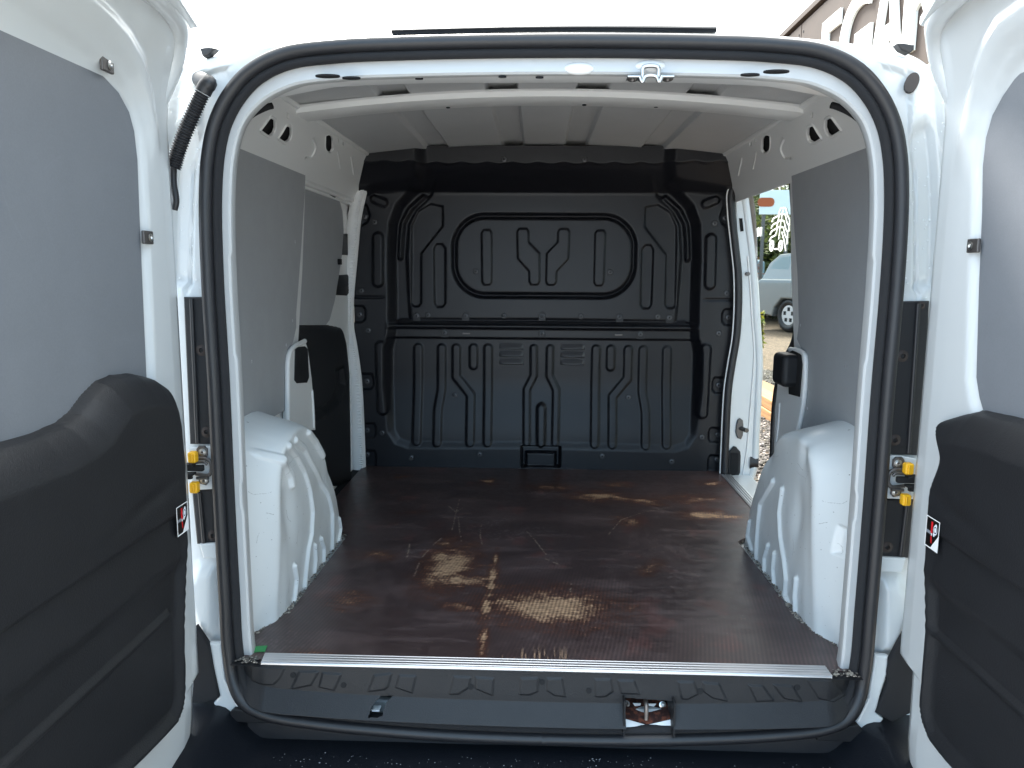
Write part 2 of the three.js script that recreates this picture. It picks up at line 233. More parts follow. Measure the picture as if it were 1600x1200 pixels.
// ---------------------------------------------------------------- upper side rails with their cut-outs
{ const A = new THREE.Vector3(-0.785, EYE + 0.285, 0), B = new THREE.Vector3(-0.692, EYE + 0.468, 0), dir = B.clone().sub(A).normalize(), nor = new THREE.Vector3(-dir.y, dir.x, 0), L = A.distanceTo(B); // nor points out of the van (-x)
  const toRail = (px, py) => { const o = P(px, py, 2, 0).sub(camera.position).normalize(), t = A.clone().sub(camera.position).dot(nor) / o.dot(nor), p = o.multiplyScalar(t).add(camera.position); return [p.z, p.clone().sub(A).dot(dir)]; };
  const hs = [[[405, 204], [414, 192], [421, 183], [426, 184], [430, 188], [430, 200], [427, 208], [422, 213]], [[433, 216], [440, 206], [446, 196], [451, 196], [455, 200], [455, 211], [452, 219], [446, 223]], [[448, 176], [451, 175], [451, 185], [448, 185]], [[508, 212], [512, 210], [518, 212], [520, 218], [520, 233], [517, 238], [513, 238], [508, 232]], [[528, 216], [530, 216], [530, 223], [528, 223]], [[535, 221], [538, 221], [538, 228], [535, 228]]].map((l) => l.map((q) => toRail(...q)));
  const s = new THREE.Shape([[-0.12, 0], [-0.12, L], [-1.70, L], [-1.70, 0]].map((q) => new THREE.Vector2(...q)));
  for (const h of hs) s.holes.push(new THREE.Path(h.map((q) => new THREE.Vector2(...q))));
  const g = new THREE.ExtrudeGeometry(s, { depth: 0.004, bevelEnabled: true, bevelThickness: 0.0015, bevelSize: 0.0015, bevelSegments: 1, steps: 1 }), a = g.attributes.position;
  const put = (z, t, d) => A.clone().addScaledVector(dir, t).addScaledVector(nor, d).setZ(z);
  for (let i = 0; i < a.count; i++) { const p = put(a.getX(i), a.getY(i), a.getZ(i)); a.setXYZ(i, p.x, p.y, p.z); } g.computeVertexNormals();
  const rim = (h, r) => tube([...h, h[0]].map(([z, t]) => put(z, t, -0.001)), r, 60, 6);
  const crease = (l, r) => tube(l.map((q) => { const [z, t] = toRail(...q); return put(z, t, -0.0005); }), r, 24, 6);
  const det = join([rim(hs[0].map(([z, t]) => [z, t]), 0.0045), rim(hs[1], 0.0045), rim(hs[3], 0.003), crease([[527, 236], [531, 262]], 0.004), crease([[548, 244], [552, 272]], 0.005), crease([[488, 215], [492, 232], [486, 245], [476, 246]], 0.006)]);
  const ra = part('upper_side_rail', g, M.paintIn, van); part('rail_pressing', det, M.paintIn, ra);
  const rb = part('upper_side_rail', flipX(g), M.paintIn, van); part('rail_pressing', flipX(det), M.paintIn, rb);
  const cr = tube([[-0.700, EYE + 0.455, -0.14], [-0.700, EYE + 0.455, -1.68]], 0.010, 10, 8); part('roof_side_flange', cr, M.paintIn, van); part('roof_side_flange', flipX(cr), M.paintIn, van);
  // near-black sheet that paints the shade of the hollow behind the cut-outs
  const cv = plate('z', [[-0.794, EYE + 0.30], [-0.738, EYE + 0.408], [-0.743, EYE + 0.412], [-0.80, EYE + 0.30]], -0.15, -1.5); const cv2 = join([cv, plate('z', [[-0.738, EYE + 0.408], [-0.706, EYE + 0.474], [-0.711, EYE + 0.478], [-0.743, EYE + 0.412]], -0.45, -1.24)]); part('rail_hollow_shade', cv2, M.dark, ra); part('rail_hollow_shade', flipX(cv2), M.dark, rb);
  // black foam strip in the joint of the rear pillar
  const fo = tube([[355, 238], [360, 215], [375, 195], [395, 178], [418, 167], [426, 165]].map((q) => P(...q, 2, -0.24)), 0.0075, 40, 6); part('joint_foam', fo, M.fabric, van); part('joint_foam', flipX(fo), M.fabric, van);
}
// inner side walls (white) behind the lining panels
for (const s of [-1, 1]) { const w = plate('x', [[-0.05, FY - 0.01], [-0.80, FY - 0.01], [-0.84, EYE - 0.30], [-0.93, EYE + 0.0], [-1.0, EYE + 0.31], [-0.05, EYE + 0.31]], -0.786, -0.004); part('inner_side_wall', s < 0 ? w : flipX(w), M.paintIn, van); }
// header over the side door openings: ledge under the rail
for (const s of [-1, 1]) { const w = s < 0 ? join([box(-0.80, EYE + 0.300, -1.34, 0.04, 0.05, 0.72, 0.008), box(-0.84, EYE + 0.272, -1.34, 0.09, 0.012, 0.72, 0.004)]) : box(-0.80, EYE + 0.352, -1.2, 0.09, 0.03, 0.98, 0.008); part('side_door_header', s < 0 ? w : flipX(w), M.paintIn, van); }
// ================================================================ LOAD BAY
// grey lining panels
const rivet = (p, dir, parent) => part('rivet', screw(p, dir, 0.0035), M.alu, parent);
{ const L = X(-0.775, [[478, 243], [476.5, 300], [470, 400], [463, 490], [463, 512], [458, 535], [449, 548], [447, 565], [448, 640], [430, 650]]);
  const a = part('side_lining_panel', plate('x', [[-0.05, EYE + 0.303], ...L, [-0.40, EYE - 0.46], [-0.05, EYE - 0.46]], -0.779, 0.004, 0.001), M.ply, van, 'grey lining panel above the wheel arch opposite the open side door');
  for (const q of [[433, 248], [474, 262], [461, 378], [457, 501], [447, 539], [393, 565]]) { const p = P(...q, 0, -0.775); rivet([-0.7745, p.y, p.z], [1, 0, 0], a); }
  const R = X(0.775, [[1236, 262], [1239, 330], [1246, 430], [1248, 505], [1245, 530], [1252, 545], [1261, 552], [1263, 575], [1258, 640], [1246, 700]]);
  const b = part('side_lining_panel', plate('x', [[-0.05, EYE + 0.303], [-0.95, EYE + 0.362], ...R, [-0.5, EYE - 0.50], [-0.05, EYE - 0.46]], 0.779, -0.004, 0.001), M.ply, van, 'grey lining panel beside the open side door');
  for (const q of [[1287, 242], [1251, 508], [1322, 573], [1262, 638]]) { const p = P(...q, 0, 0.775); rivet([0.7745, p.y, p.z], [-1, 0, 0], b); }
}
// ---------------------------------------------------------------- floor board
const floorPts = (() => { const l = [[0.60, 0.012], [0.66, -0.005], [0.69, -0.06], [0.665, -0.16], [0.632, -0.26], [0.625, -0.80], [0.66, -0.84], [0.775, -0.86], [0.775, -1.69]]; return [...l, ...l.slice().reverse().map(([x, z]) => [-x, z])]; })();
const floorTex = (() => { // x -0.8..0.8, z -1.72..0.05
  const W = 1536, H = 1536, col = new Uint8Array(W * H * 4), ro = new Uint8Array(W * H * 4), bu = new Uint8Array(W * H * 4);
  // worn-through patches: centre (picture), half sizes in m, strength, turn
  const patch = [[700, 886, 0.046, 0.115, 1.15, 0.15], [690, 872, 0.03, 0.05, 0.9, 0], [712, 905, 0.03, 0.05, 1.0, 0], [738, 908, 0.045, 0.024, 0.95, 0], [774, 874, 0.006, 0.06, 0.65, 0], [767, 912, 0.011, 0.10, 0.95, 0], [760, 948, 0.014, 0.055, 1.05, 0], [790, 940, 0.05, 0.022, 0.9, 0], [860, 948, 0.11, 0.07, 1.1, 0.08], [835, 960, 0.07, 0.03, 0.85, 0.1], [895, 945, 0.05, 0.035, 0.9, 0], [755, 1000, 0.008, 0.08, 0.7, 0], [728, 948, 0.04, 0.022, 0.6, 0], [545, 938, 0.04, 0.035, 0.62, 0.1], [585, 867, 0.05, 0.03, 0.5, 0.1], [764, 752, 0.032, 0.032, 0.75, 0], [935, 775, 0.07, 0.045, 0.9, 0], [968, 778, 0.05, 0.03, 0.85, 0], [1008, 784, 0.05, 0.035, 0.75, 0.2], [1105, 805, 0.055, 0.04, 1.0, 0], [1140, 808, 0.07, 0.022, 0.8, 0], [1112, 755, 0.04, 0.03, 0.7, 0], [860, 762, 0.07, 0.04, 0.5, 0], [1018, 886, 0.02, 0.05, 0.5, 0.5], [985, 815, 0.04, 0.04, 0.45, 0], [700, 850, 0.03, 0.06, 0.5, 0], [960, 757, 0.05, 0.03, 0.5, 0], [625, 745, 0.04, 0.03, 0.35, 0], [490, 1020, 0.04, 0.012, 0.55, 0], [1090, 780, 0.12, 0.05, 0.38, 0], [640, 800, 0.05, 0.02, 0.35, 0]].map(([a, b, w, h, s, t]) => { const p = P(a, b, 1, FY); return [p.x, p.z, w, h, s, Math.cos(t), Math.sin(t)]; });
  const scr = [[[718, 780], [712, 802], [706, 828]], [[716, 808], [718, 830], [722, 850]], [[752, 820], [750, 838], [753, 850]], [[1050, 792], [1005, 800], [970, 812], [955, 830], [950, 836]], [[823, 830], [838, 847], [853, 866], [852, 873], [873, 882]], [[660, 870], [675, 853], [690, 840]], [[655, 880], [650, 890], [647, 900]], [[700, 790], [712, 800], [725, 792]], [[640, 850], [636, 870]], [[890, 925], [893, 912]]].map((l) => l.map((q) => { const p = P(...q, 1, FY); return [p.x, p.z]; }));
  const sb = scr.map((l) => bbOf(l, 0.01));
  for (let j = 0; j < H; j++) for (let i = 0; i < W; i++) { const x = -0.8 + 1.6 * i / W, z = -1.72 + 1.77 * j / H, o = (j * W + i) * 4;
    let wear = 0; for (const p of patch) { const dx = x - p[0], dz = z - p[1]; if (Math.abs(dx) > 0.24 || Math.abs(dz) > 0.24) continue; const u = (dx * p[5] + dz * p[6]) / p[2] / 1.08, v = (-dx * p[6] + dz * p[5]) / p[3] / 1.08, r = Math.pow(u * u + v * v, 0.8); if (r < 4) wear = Math.max(wear, p[4] * Math.exp(-r * 0.8)); }
    const gx = fbm(x * 80, z * 300, 3, 11), gz = fbm(x * 420, z * 110, 2, 21), n = fbm(x * 60, z * 60, 3, 31), n3 = fbm(x * 22, z * 34, 4, 71), big = fbm(x * 5, z * 5, 4, 41), sx = fbm(x * 4, z * 40, 3, 51);
    const hatch = 0.5 + 0.5 * Math.sin((x + z * 0.18 + 0.004 * Math.sin(z * 9)) * 640), hm = sm(0.36, 0.58, fbm(x * 3 + 7, z * 3, 3, 15)) * sm(-0.75, -0.35, z), streak = sm(-0.10, -0.03, z) * sm(-0.16, -0.05, x) * sm(0.16, 0.0, x) * sm(0.62, 0.72, fbm(x * 260, z * 16, 2, 88)), wv = wear * 1.22 - 0.52 + 2.1 * (0.34 * gx + 0.22 * gz + 0.44 * n3 - 0.5) + 0.16 * (hatch - 0.5), bare = Math.max(sm(-0.16, 0.62, wv), streak * 0.8), red = sm(-0.70, 0.10, wv) * sm(0.006, 0.16, wear), cell = sm(0.60, 0.78, fbm(x * 5 + 3, z * 6, 3, 131)) * sm(0.55, 0.8, vn(x * 150, z * 110, 133));
    const scuff = sm(0.56, 0.75, sx) * 0.6 + sm(0.55, 0.8, big) * 0.4, w2 = sm(0.62, 0.78, fbm(x * 14 + 3, z * 9, 4, 61));
    const blot = sm(0.45, 0.7, fbm(x * 7 + 5, z * 11, 5, 91)); let c = [0.228 + 0.07 * scuff + 0.06 * n + 0.05 * blot, 0.178 + 0.066 * scuff + 0.056 * n + 0.044 * blot, 0.175 + 0.066 * scuff + 0.056 * n + 0.042 * blot];
    c = c.map((q, k) => q + [0.05, 0.010, 0.005][k] * w2 + 0.09 * cell);
    c = c.map((q, k) => lerp(q, [0.30, 0.165, 0.125][k] * (0.7 + 0.5 * gx), red * 0.7));
    c = c.map((q, k) => lerp(q, [0.72, 0.58, 0.45][k] * (0.70 + 0.5 * gx), bare * 0.9));
    let s = 0; for (let k = 0; k < scr.length; k++) if (inBB(x, z, sb[k])) s = Math.max(s, sm(0.0032, 0.0012, sdLine(x + 0.003 * (fbm(x * 90, z * 90, 2, 5) - 0.5), z, scr[k])) * sm(0.35, 0.5, vn(x * 160, z * 160, 9)));
    const spk = hsh(i >> 1, j >> 1, 77) > 0.9993 ? 0.5 : 0; c = c.map((q, k) => lerp(q, [0.55, 0.48, 0.42][k], Math.max(s * 0.9, spk)));
    const wf = 0.5 + 0.5 * Math.sin((x + z) * 1500) * Math.sin((x - z) * 1500);
    for (let k = 0; k < 3; k++) { col[o + k] = clamp(c[k] * (0.93 + 0.10 * wf + 0.22 * (hatch - 0.5) * hm)) * 255; }
    const r = 0.29 + 0.16 * n + 0.35 * bare + 0.12 * scuff; ro[o] = ro[o + 1] = ro[o + 2] = clamp(r) * 255; const b = 0.5 + 0.25 * (wf - 0.5) - 0.25 * bare * gx + 0.12 * (n - 0.5); bu[o] = bu[o + 1] = bu[o + 2] = clamp(b) * 255; col[o + 3] = ro[o + 3] = bu[o + 3] = 255; }
  return [col, ro, bu].map((d, k) => { const t = new THREE.DataTexture(d, W, H); if (!k) t.colorSpace = THREE.SRGBColorSpace; t.magFilter = THREE.LinearFilter; t.minFilter = THREE.LinearMipmapLinearFilter; t.generateMipmaps = true; t.needsUpdate = true; return t; });
})();
{ const g = plate('y', floorPts, FY - 0.012, 0.012), a = g.attributes.position, uv = g.attributes.uv;
  for (let i = 0; i < a.count; i++) uv.setXY(i, (a.getX(i) + 0.8) / 1.6, (a.getZ(i) + 1.72) / 1.77);
  const m = new THREE.MeshPhysicalMaterial({ map: floorTex[0], roughnessMap: floorTex[1], roughness: 1, bumpMap: floorTex[2], bumpScale: 0.0006, side: THREE.DoubleSide });
  const fl = part('floor_board', g, m, van, 'dark brown plywood floor board worn through to bare wood in patches');
  part('metal_floor', box(0, FY - 0.03, -0.89, 1.55, 0.02, 1.66), M.paintIn, van);
  // aluminium edging strips, ribbed
  const strip = (L, w, n) => { const pr = []; for (let k = 0; k <= n; k++) { const t = k / n * w; pr.push([t, 0.0032], [t + 0.15 * w / n, k < n ? 0.0032 : 0.0005], [t + 0.25 * w / n, 0.0014], [t + 0.45 * w / n, 0.0014], [t + 0.55 * w / n, 0.0034]); } return [[0, -0.001], ...pr.filter((q) => q[0] <= w), [w, -0.003], [w - 0.001, -0.006]]; };
  const p1 = strip(0, 0.042, 4);
  part('edging_strip', sheet(8, p1.length - 1, (u, v) => { const q = p1[Math.round(v * (p1.length - 1))]; return [lerp(-0.612, 0.614, u) + (u === 0 ? -0.006 * (1 - q[0] / 0.042) * 1 : 0), FY + q[1], -0.016 + q[0]]; }), M.alu, van, 'ribbed aluminium strip along the rear edge of the floor');
  part('edging_strip', sheet(8, p1.length - 1, (u, v) => { const q = p1[Math.round(v * (p1.length - 1))]; return [0.762 + q[0], FY + q[1], lerp(-0.86, -1.615, u)]; }), M.alu, van, 'ribbed aluminium strip at the sill of the open side door');
  const tp = P(408, 1015, 1, FY + 0.002); const tg = plate('y', Y(FY, [[400, 1011], [418, 1010], [414, 1019], [396, 1020]]), FY + 0.001, 0.0012); part('green_tape', tg, mat([0.03, 0.24, 0.07], 0.6), fl, 'scrap of green tape at the rear corner of the floor');
  // grit and dried sealant along the arches
  const gm = mat([0.30, 0.27, 0.23], 0.95), gk = mat([0.10, 0.09, 0.08], 0.95);
  const grit = (m, n, k) => { const gs = []; for (let i = 0; i < n; i++) { const s = i % 2 ? 1 : -1, t = rnd(); let x, z; if (t < 0.62) { z = lerp(-0.24, -0.80, rnd() ** 1.5); x = lerp(0.632, 0.640, rnd()); } else if (t < 0.85) { const q = rnd(); x = lerp(0.634, 0.69, q); z = lerp(-0.24, -0.075, q) + rr(-0.01, 0.01); } else { x = rr(0.62, 0.668); z = rr(-0.006, 0.025); }
    const r = rr(0.001, 0.0032), b = new THREE.IcosahedronGeometry(r, 0); b.scale(rr(0.6, 1.5), 0.6, rr(0.6, 1.8)); b.rotateY(rnd() * 6); b.translate(s * (x + rr(-0.006, 0.006)), FY + 0.001, z); gs.push(b); } const o = part('floor_grit', gs, m, van); o.userData.kind = 'stuff'; };
  grit(gm, 420); grit(gk, 420);
}
// ---------------------------------------------------------------- wheel arches
const chips = (() => { const W = 768, d = new Uint8Array(W * W * 4).fill(255), t0 = []; // scratches and stone chips in the white paint
  const dot = (x, y, r, k, c) => { for (let j = -r; j <= r; j++) for (let i = -r; i <= r; i++) if (i * i + j * j <= r * r + 0.5) { const o = (((y + j + W) % W) * W + (x + i + W) % W) * 4; for (let q = 0; q < 3; q++) d[o + q] = Math.min(d[o + q], 255 * lerp(1, c[q], k)); } };
  for (let n = 0; n < 260; n++) { const x = Math.floor(rnd() * W), y = Math.floor(rnd() * W); dot(x, y, rnd() < 0.8 ? 0 : 1, rr(0.4, 0.9), [0.25, 0.22, 0.2]); }
  for (let n = 0; n < 34; n++) { let x = rnd() * W, y = rnd() * W, a = rnd() * 6.28; const l = rr(10, 70), k = rr(0.15, 0.6); for (let i = 0; i < l; i++) { a += rr(-0.12, 0.12); x += Math.cos(a); y += Math.sin(a); if (rnd() < 0.8) dot(Math.floor(x + W) % W, Math.floor(y + W) % W, 0, k, [0.3, 0.28, 0.26]); } }
  const t = new THREE.DataTexture(d, W, W); t.colorSpace = THREE.SRGBColorSpace; t.magFilter = THREE.LinearFilter; t.minFilter = THREE.LinearMipmapLinearFilter; t.generateMipmaps = true; t.wrapS = t.wrapT = THREE.RepeatWrapping; t.needsUpdate = true; return t; })();
{ const spl = (l) => new THREE.CatmullRomCurve3(l.map((q) => new THREE.Vector3(q[0], q[1], 0)), true, 'centripetal').getSpacedPoints(64).slice(0, 64).map((p) => [p.x, p.y]);
  const inner = spl([[-0.17, -0.92], [-0.20, -0.80], [-0.232, -0.68], [-0.25, -0.58], [-0.262, -0.50], [-0.30, -0.445], [-0.37, -0.42], [-0.45, -0.42], [-0.55, -0.455], [-0.65, -0.55], [-0.735, -0.67], [-0.79, -0.79], [-0.81, -0.92]]);
  const outer = spl([[0.025, -0.94], [0.02, -0.66], [0.0, -0.56], [-0.04, -0.485], [-0.12, -0.43], [-0.28, -0.388], [-0.42, -0.378], [-0.50, -0.395], [-0.58, -0.44], [-0.70, -0.54], [-0.79, -0.68], [-0.835, -0.82], [-0.845, -0.94]]);
  const sh = (l) => l.map(([z, y]) => [z, y + EYE]), In = sh(inner), Ou = sh(outer);
  const NU = 230, NV = 200, Hb = new Float32Array((NU + 1) * (NV + 1)); // pressed form, softened so that it has no creases where its flanks meet
  for (let j = 0; j <= NV; j++) for (let i = 0; i <= NU; i++) { const z = lerp(-0.86, -0.04, i / NU), y = lerp(FY - 0.03, EYE - 0.32, j / NV), di = sdPoly(z, y, In), dO = -sdPoly(z, y, Ou); let h;
    if (di <= 0) h = 1; else if (dO <= 0) h = Math.max(-0.6, dO / 0.1); else { const t = dO / (dO + di); h = Math.min(1, 1.04 * t ** 0.9); } Hb[j * (NU + 1) + i] = h; }
  for (let k = 0; k < 3; k++) { const c = Hb.slice(); for (let j = 0; j <= NV; j++) for (let i = 0; i <= NU; i++) { let t = 0; for (let b = -2; b <= 2; b++) for (let a = -2; a <= 2; a++) t += c[clamp(j + b, 0, NV) * (NU + 1) + clamp(i + a, 0, NU)]; Hb[j * (NU + 1) + i] = t / 25; } }
  const build = (ribs, dents, notch) => sheet(NU, NV, (u, v) => { const z = lerp(-0.86, -0.04, u), y = lerp(FY - 0.03, EYE - 0.32, v), di = sdPoly(z, y, In), h = Hb[Math.round(v * NV) * (NU + 1) + Math.round(u * NU)];
    let x = 0.778 - 0.132 * h - 0.004 * sm(0.0, -0.05, di) - 0.0; x += 0.012 * sm(FY + 0.02, FY + 0.42, y) * sm(0.02, -0.05, di);
    for (const [L, r, d] of ribs) { const s = sdLine(z, y, L); if (s < 0.05) x -= 0.8 * d * on(s - r, 0.0045); }
    for (const [cz, cy, rz, ry, d] of dents) { const q = ((z - cz) / rz) ** 2 + ((y - cy) / ry) ** 2; if (q < 4) x += d * Math.exp(-q * 1.3); }
    if (notch) { const d = sdPoly(z, y, notch); x += 0.014 * on(d, 0.006); }
    x += 0.004 * (fbm(z * 9, y * 9, 3, 13) - 0.5); return [-x, y, z]; }, (u, v) => { const z = lerp(-0.86, -0.04, u), y = lerp(FY - 0.03, EYE - 0.32, v); return sdPoly(z, y, Ou) < 0.012; });
  const xr = -0.648, rib = (l, r = 0.009, d = 0.010) => [X(xr, l), r, d];
  const L = build([rib([[450, 652], [448, 655]], 0.004, 0.0), rib([[484, 676], [495, 690], [505, 712]]), rib([[464, 688], [478, 700], [488, 722], [500, 745], [510, 768], [516, 800], [516, 858]]), rib([[453, 697], [466, 712], [477, 735], [484, 765], [487, 800], [484, 835], [478, 860], [475, 885], [472, 918]]), rib([[436, 710], [449, 725], [457, 742], [459, 756]], 0.012, 0.012), rib([[498, 842], [502, 855], [501, 876]], 0.007), rib([[488, 852], [489, 875], [487, 893]], 0.007), rib([[457, 885], [460, 905], [456, 938]], 0.008), rib([[527, 810], [529, 825], [525, 845]], 0.006), [[[-0.12, EYE - 0.62], [-0.085, EYE - 0.82]], 0.006, 0.006]],
    [[-0.30, EYE - 0.60, 0.05, 0.10, 0.010], [-0.60, EYE - 0.62, 0.06, 0.05, 0.006], [-0.70, EYE - 0.60, 0.04, 0.05, 0.006]]);
  part('wheel_arch', L, M.paintArch = mat([0.72, 0.735, 0.73], 0.4, { clearcoat: 0.5, clearcoatRoughness: 0.2, map: chips }), van, 'white wheel arch in front of the closed side door');
  const mx = (l) => l.map(([a, b]) => { const p = P(a, b, 0, 0.648); return [p.z, p.y]; });
  const ribR = (l, r = 0.009, d = 0.010) => [mx(l), r, d];
  const notch = [[-0.17, -0.58], [0.02, -0.58], [0.02, -0.645], [-0.17, -0.645]].map(([z, y]) => [z, y + EYE]);
  const R = build([ribR([[1207, 752], [1190, 785], [1187, 830], [1185, 872]]), ribR([[1222, 765], [1219, 800], [1222, 840], [1229, 875], [1232, 905], [1230, 930], [1235, 942]]), ribR([[1175, 815], [1172, 838], [1178, 858]], 0.007), ribR([[1204, 852], [1199, 870], [1199, 892]], 0.007), ribR([[1214, 865], [1212, 890], [1214, 912]], 0.007), ribR([[1248, 905], [1246, 930], [1247, 960]], 0.008), [[[-0.115, EYE - 0.66], [-0.10, EYE - 0.74], [-0.075, EYE - 0.83]], 0.007, 0.008]],
    [[-0.46, EYE - 0.40, 0.09, 0.035, 0.02], [-0.62, EYE - 0.50, 0.04, 0.05, 0.014], [-0.34, EYE - 0.44, 0.03, 0.04, 0.01], [-0.34, EYE - 0.62, 0.04, 0.08, 0.008]], notch);
  part('wheel_arch', flipX(R), M.paintArch, van, 'white wheel arch beside the open side door');
}
// ---------------------------------------------------------------- black bulkhead
{ const zb = -1.70, B = (l) => Z(zb, l);
  const recess = B([[640, 694], [622, 688], [612, 672], [606, 600], [606, 545], [612, 520], [613, 480], [612, 400], [614, 350], [624, 322], [642, 303], [658, 288], [668, 262], [670, 215], [849, 215], [849, 694]]), rec = [...recess.slice(0, -2), [0.06, recess.at(-2)[1]], [0.06, recess.at(-1)[1]]];
  const upper = B([[625, 500], [640, 500], [634, 400], [638, 350], [652, 324], [672, 305], [684, 280], [688, 215], [870, 215], [870, 500]]);
  const win = B([[703, 331], [995, 469]]), wc = [(win[0][0] + win[1][0]) / 2, (win[0][1] + win[1][1]) / 2], ww = (win[1][0] - win[0][0]) / 2, wh = Math.abs(win[1][1] - win[0][1]) / 2;
  const poly = (l) => { const q = B(l); return { L: q, b: bbOf(q, 0.02) }; };
  const pads = [ // sunk outlines on the upper panel
    poly([[641, 474], [645, 479], [653, 479], [657, 474], [657, 396], [691, 353], [691, 322], [672, 318], [652, 330], [642, 352]]),
    poly([[677, 388], [681, 381], [690, 381], [695, 388], [695, 474], [691, 480], [682, 480], [678, 474]])];
  const slots = [[[752, 364], [755, 359], [765, 359], [768, 364], [768, 440], [765, 445], [756, 445], [753, 440]], [[808, 362], [811, 357], [823, 357], [826, 362], [826, 378], [843, 396], [843, 440], [840, 445], [830, 445], [827, 440], [827, 424], [809, 404]]].map(poly);
  const bar = poly([[0, 0], [1, 1], [2, 2]]); bar.L = B([[661, 308], [640, 326], [628, 348], [625, 375], [624, 402]]); bar.b = bbOf(bar.L, 0.04);
  const capsule = (l, r) => { const q = B(l); return { L: q, r, b: bbOf(q, r + 0.02) }; };
  const ribs = [capsule([[652, 545], [652, 688]], 0.018), capsule([[689, 545], [689, 610], [684, 640], [684, 690]], 0.017), capsule([[712, 545], [712, 590], [735, 618], [735, 690]], 0.017), capsule([[739, 545], [739, 572]], 0.017), capsule([[762, 545], [762, 690]], 0.017), capsule([[834, 545], [834, 588], [823, 610], [823, 690]], 0.014)];
  const sideBars = [capsule([[593, 372], [593, 440]], 0.021), capsule([[597, 540], [600, 638]], 0.021), capsule([[588, 312], [602, 318]], 0.016)];
  const padsS = [poly([[566, 318], [575, 322], [580, 338], [576, 348], [566, 354]]), poly([[553, 478], [569, 478], [573, 484], [573, 497], [568, 503], [553, 503]]), poly([[566, 583], [582, 583], [585, 589], [585, 602], [581, 607], [566, 607]]), poly([[568, 660], [586, 660], [589, 666], [589, 677], [586, 682], [568, 682]]), poly([[570, 702], [586, 702], [589, 708], [589, 727], [570, 727]])];
  const yl = (py) => P(849, py, 2, zb).y, l0 = yl(503), l1 = yl(530), lm = yl(511), top0 = yl(262), top1 = yl(292);
  const mid = poly([[815, 696], [874, 696], [874, 727], [815, 727]]); const midIn = poly([[822, 706], [866, 706], [866, 727], [822, 727]]);
  const cornerBox = poly([[540, 225], [664, 225], [666, 262], [660, 286], [640, 292], [575, 300], [540, 296]]);
  const arch = capsule([[849, 640], [849, 690]], 0.027);
  const yTilt = yl(300), y1 = roofY(0.3);
  const h = (x0, y) => { const x = -Math.abs(x0); let z = 0.045;
    const dr = sdPoly(x, y, rec); const fade = sm(yl(266), yl(306), y); z -= 0.055 * on(dr, 0.020) * fade * lerp(0.22, 1, sm(yl(696), yl(590), y));
    if (y > l0) z += 0.012 * on(sdPoly(x, y, upper), 0.010) * fade;
    if (x > -0.66 || true) { z += (0.014 * on(Math.abs(y - lm) - 0.009, 0.006) + 0.012 * on(Math.max(l1 - y, y - l0), 0.004)) * on(dr - 0.006, 0.02); }
    const dw = sdBox(x0, y, wc[0], wc[1], ww, wh, 0.145); if (dw < 0.03) z -= 0.026 * on(Math.abs(dw + 0.015) - 0.005, 0.012);
    for (const p of pads) if (inBB(x, y, p.b)) z -= 0.009 * on(sdPoly(x, y, p.L), 0.005);
    for (const p of slots) if (inBB(x, y, p.b)) z += 0.006 * on(sdPoly(x, y, p.L), 0.004);
    if (inBB(x, y, bar.b)) z += 0.02 * on(sdLine(x, y, bar.L) - 0.008, 0.010);
    if (y < l1 + 0.01) for (const p of ribs) if (inBB(x, y, p.b)) z += 0.007 * on(sdLine(x, y, p.L) - p.r, 0.006);
    if (inBB(x, y, arch.b)) z += 0.012 * on(sdLine(x, y, arch.L) - arch.r, 0.008);
    for (const p of sideBars) if (inBB(x, y, p.b)) z += 0.014 * on(sdLine(x, y, p.L) - p.r, 0.007);
    for (const p of padsS) if (inBB(x, y, p.b)) z -= 0.010 * on(sdPoly(x, y, p.L), 0.005);
    z -= 0.006 * on(Math.abs(y - yl(466)) - 0.004, 0.004) * sm(0.02, 0.05, dr);
    if (inBB(x, y, mid.b)) { z -= 0.035 * on(sdPoly(x, y, mid.L), 0.004); z += 0.02 * on(sdPoly(x, y, midIn.L), 0.006); }
    z += 0.095 * clamp((y - yTilt) / (yl(262) - yTilt));
    if (inBB(x, y, cornerBox.b)) z += 0.04 * on(sdPoly(x, y, cornerBox.L), 0.025);
    z += 0.007 * sm(top0 - 0.002, top0 + 0.003, y + 0.004 * Math.sin(x0 * 62));
    return z; };
  const y0 = FY - 0.004, x0 = -0.80;
  const bh = part('bulkhead', sheet(470, 400, (u, v) => { const x = lerp(x0, -x0, u), y = lerp(y0, y1, v); return [x, y, zb - 0.02 + h(x, y)]; }, null, (a) => [a[0] * 8, a[1] * 8]), M.bulk = mat([0.0075, 0.0077, 0.0105], 0.42, { specularIntensity: 0.75, bumpMap: grain(1), bumpScale: 0.00006 }), van, 'black moulded plastic bulkhead between cab and load bay');
  part('bulkhead_back', box(0, (y0 + EYE + 0.47) / 2, zb - 0.10, 1.62, 1.40, 0.02), M.dark, bh);
  M.screw = mat([0.09, 0.09, 0.095], 0.4, { metalness: 0.5 });
  const sc = (px, py, r = 0.0075) => { for (const s of [0, 1]) { const p = P(px, py, 2, zb), x = s ? -p.x : p.x; part('screw', screw([x, p.y, zb - 0.02 + h(x, p.y) + 0.001], [0, 0, 1], r), M.screw, bh); part('screw_well', tube(Array.from({ length: 13 }, (_, k) => [x + r * 1.5 * Math.cos(k * Math.PI / 6), p.y + r * 1.5 * Math.sin(k * Math.PI / 6), zb - 0.02 + h(x, p.y)]), r * 0.25, 24, 5), M.black, bh); } };
  for (const q of [[587.5, 347.5], [577.5, 515.5], [567, 454], [599, 674.5], [743, 424], [650, 493.5], [668, 492.5], [727, 494], [787, 494], [846, 495], [694, 520], [847, 522], [750, 708], [644, 713], [710, 619], [563, 491], [575, 595], [575, 671], [575, 709], [571, 339], [790, 256]]) sc(...q);
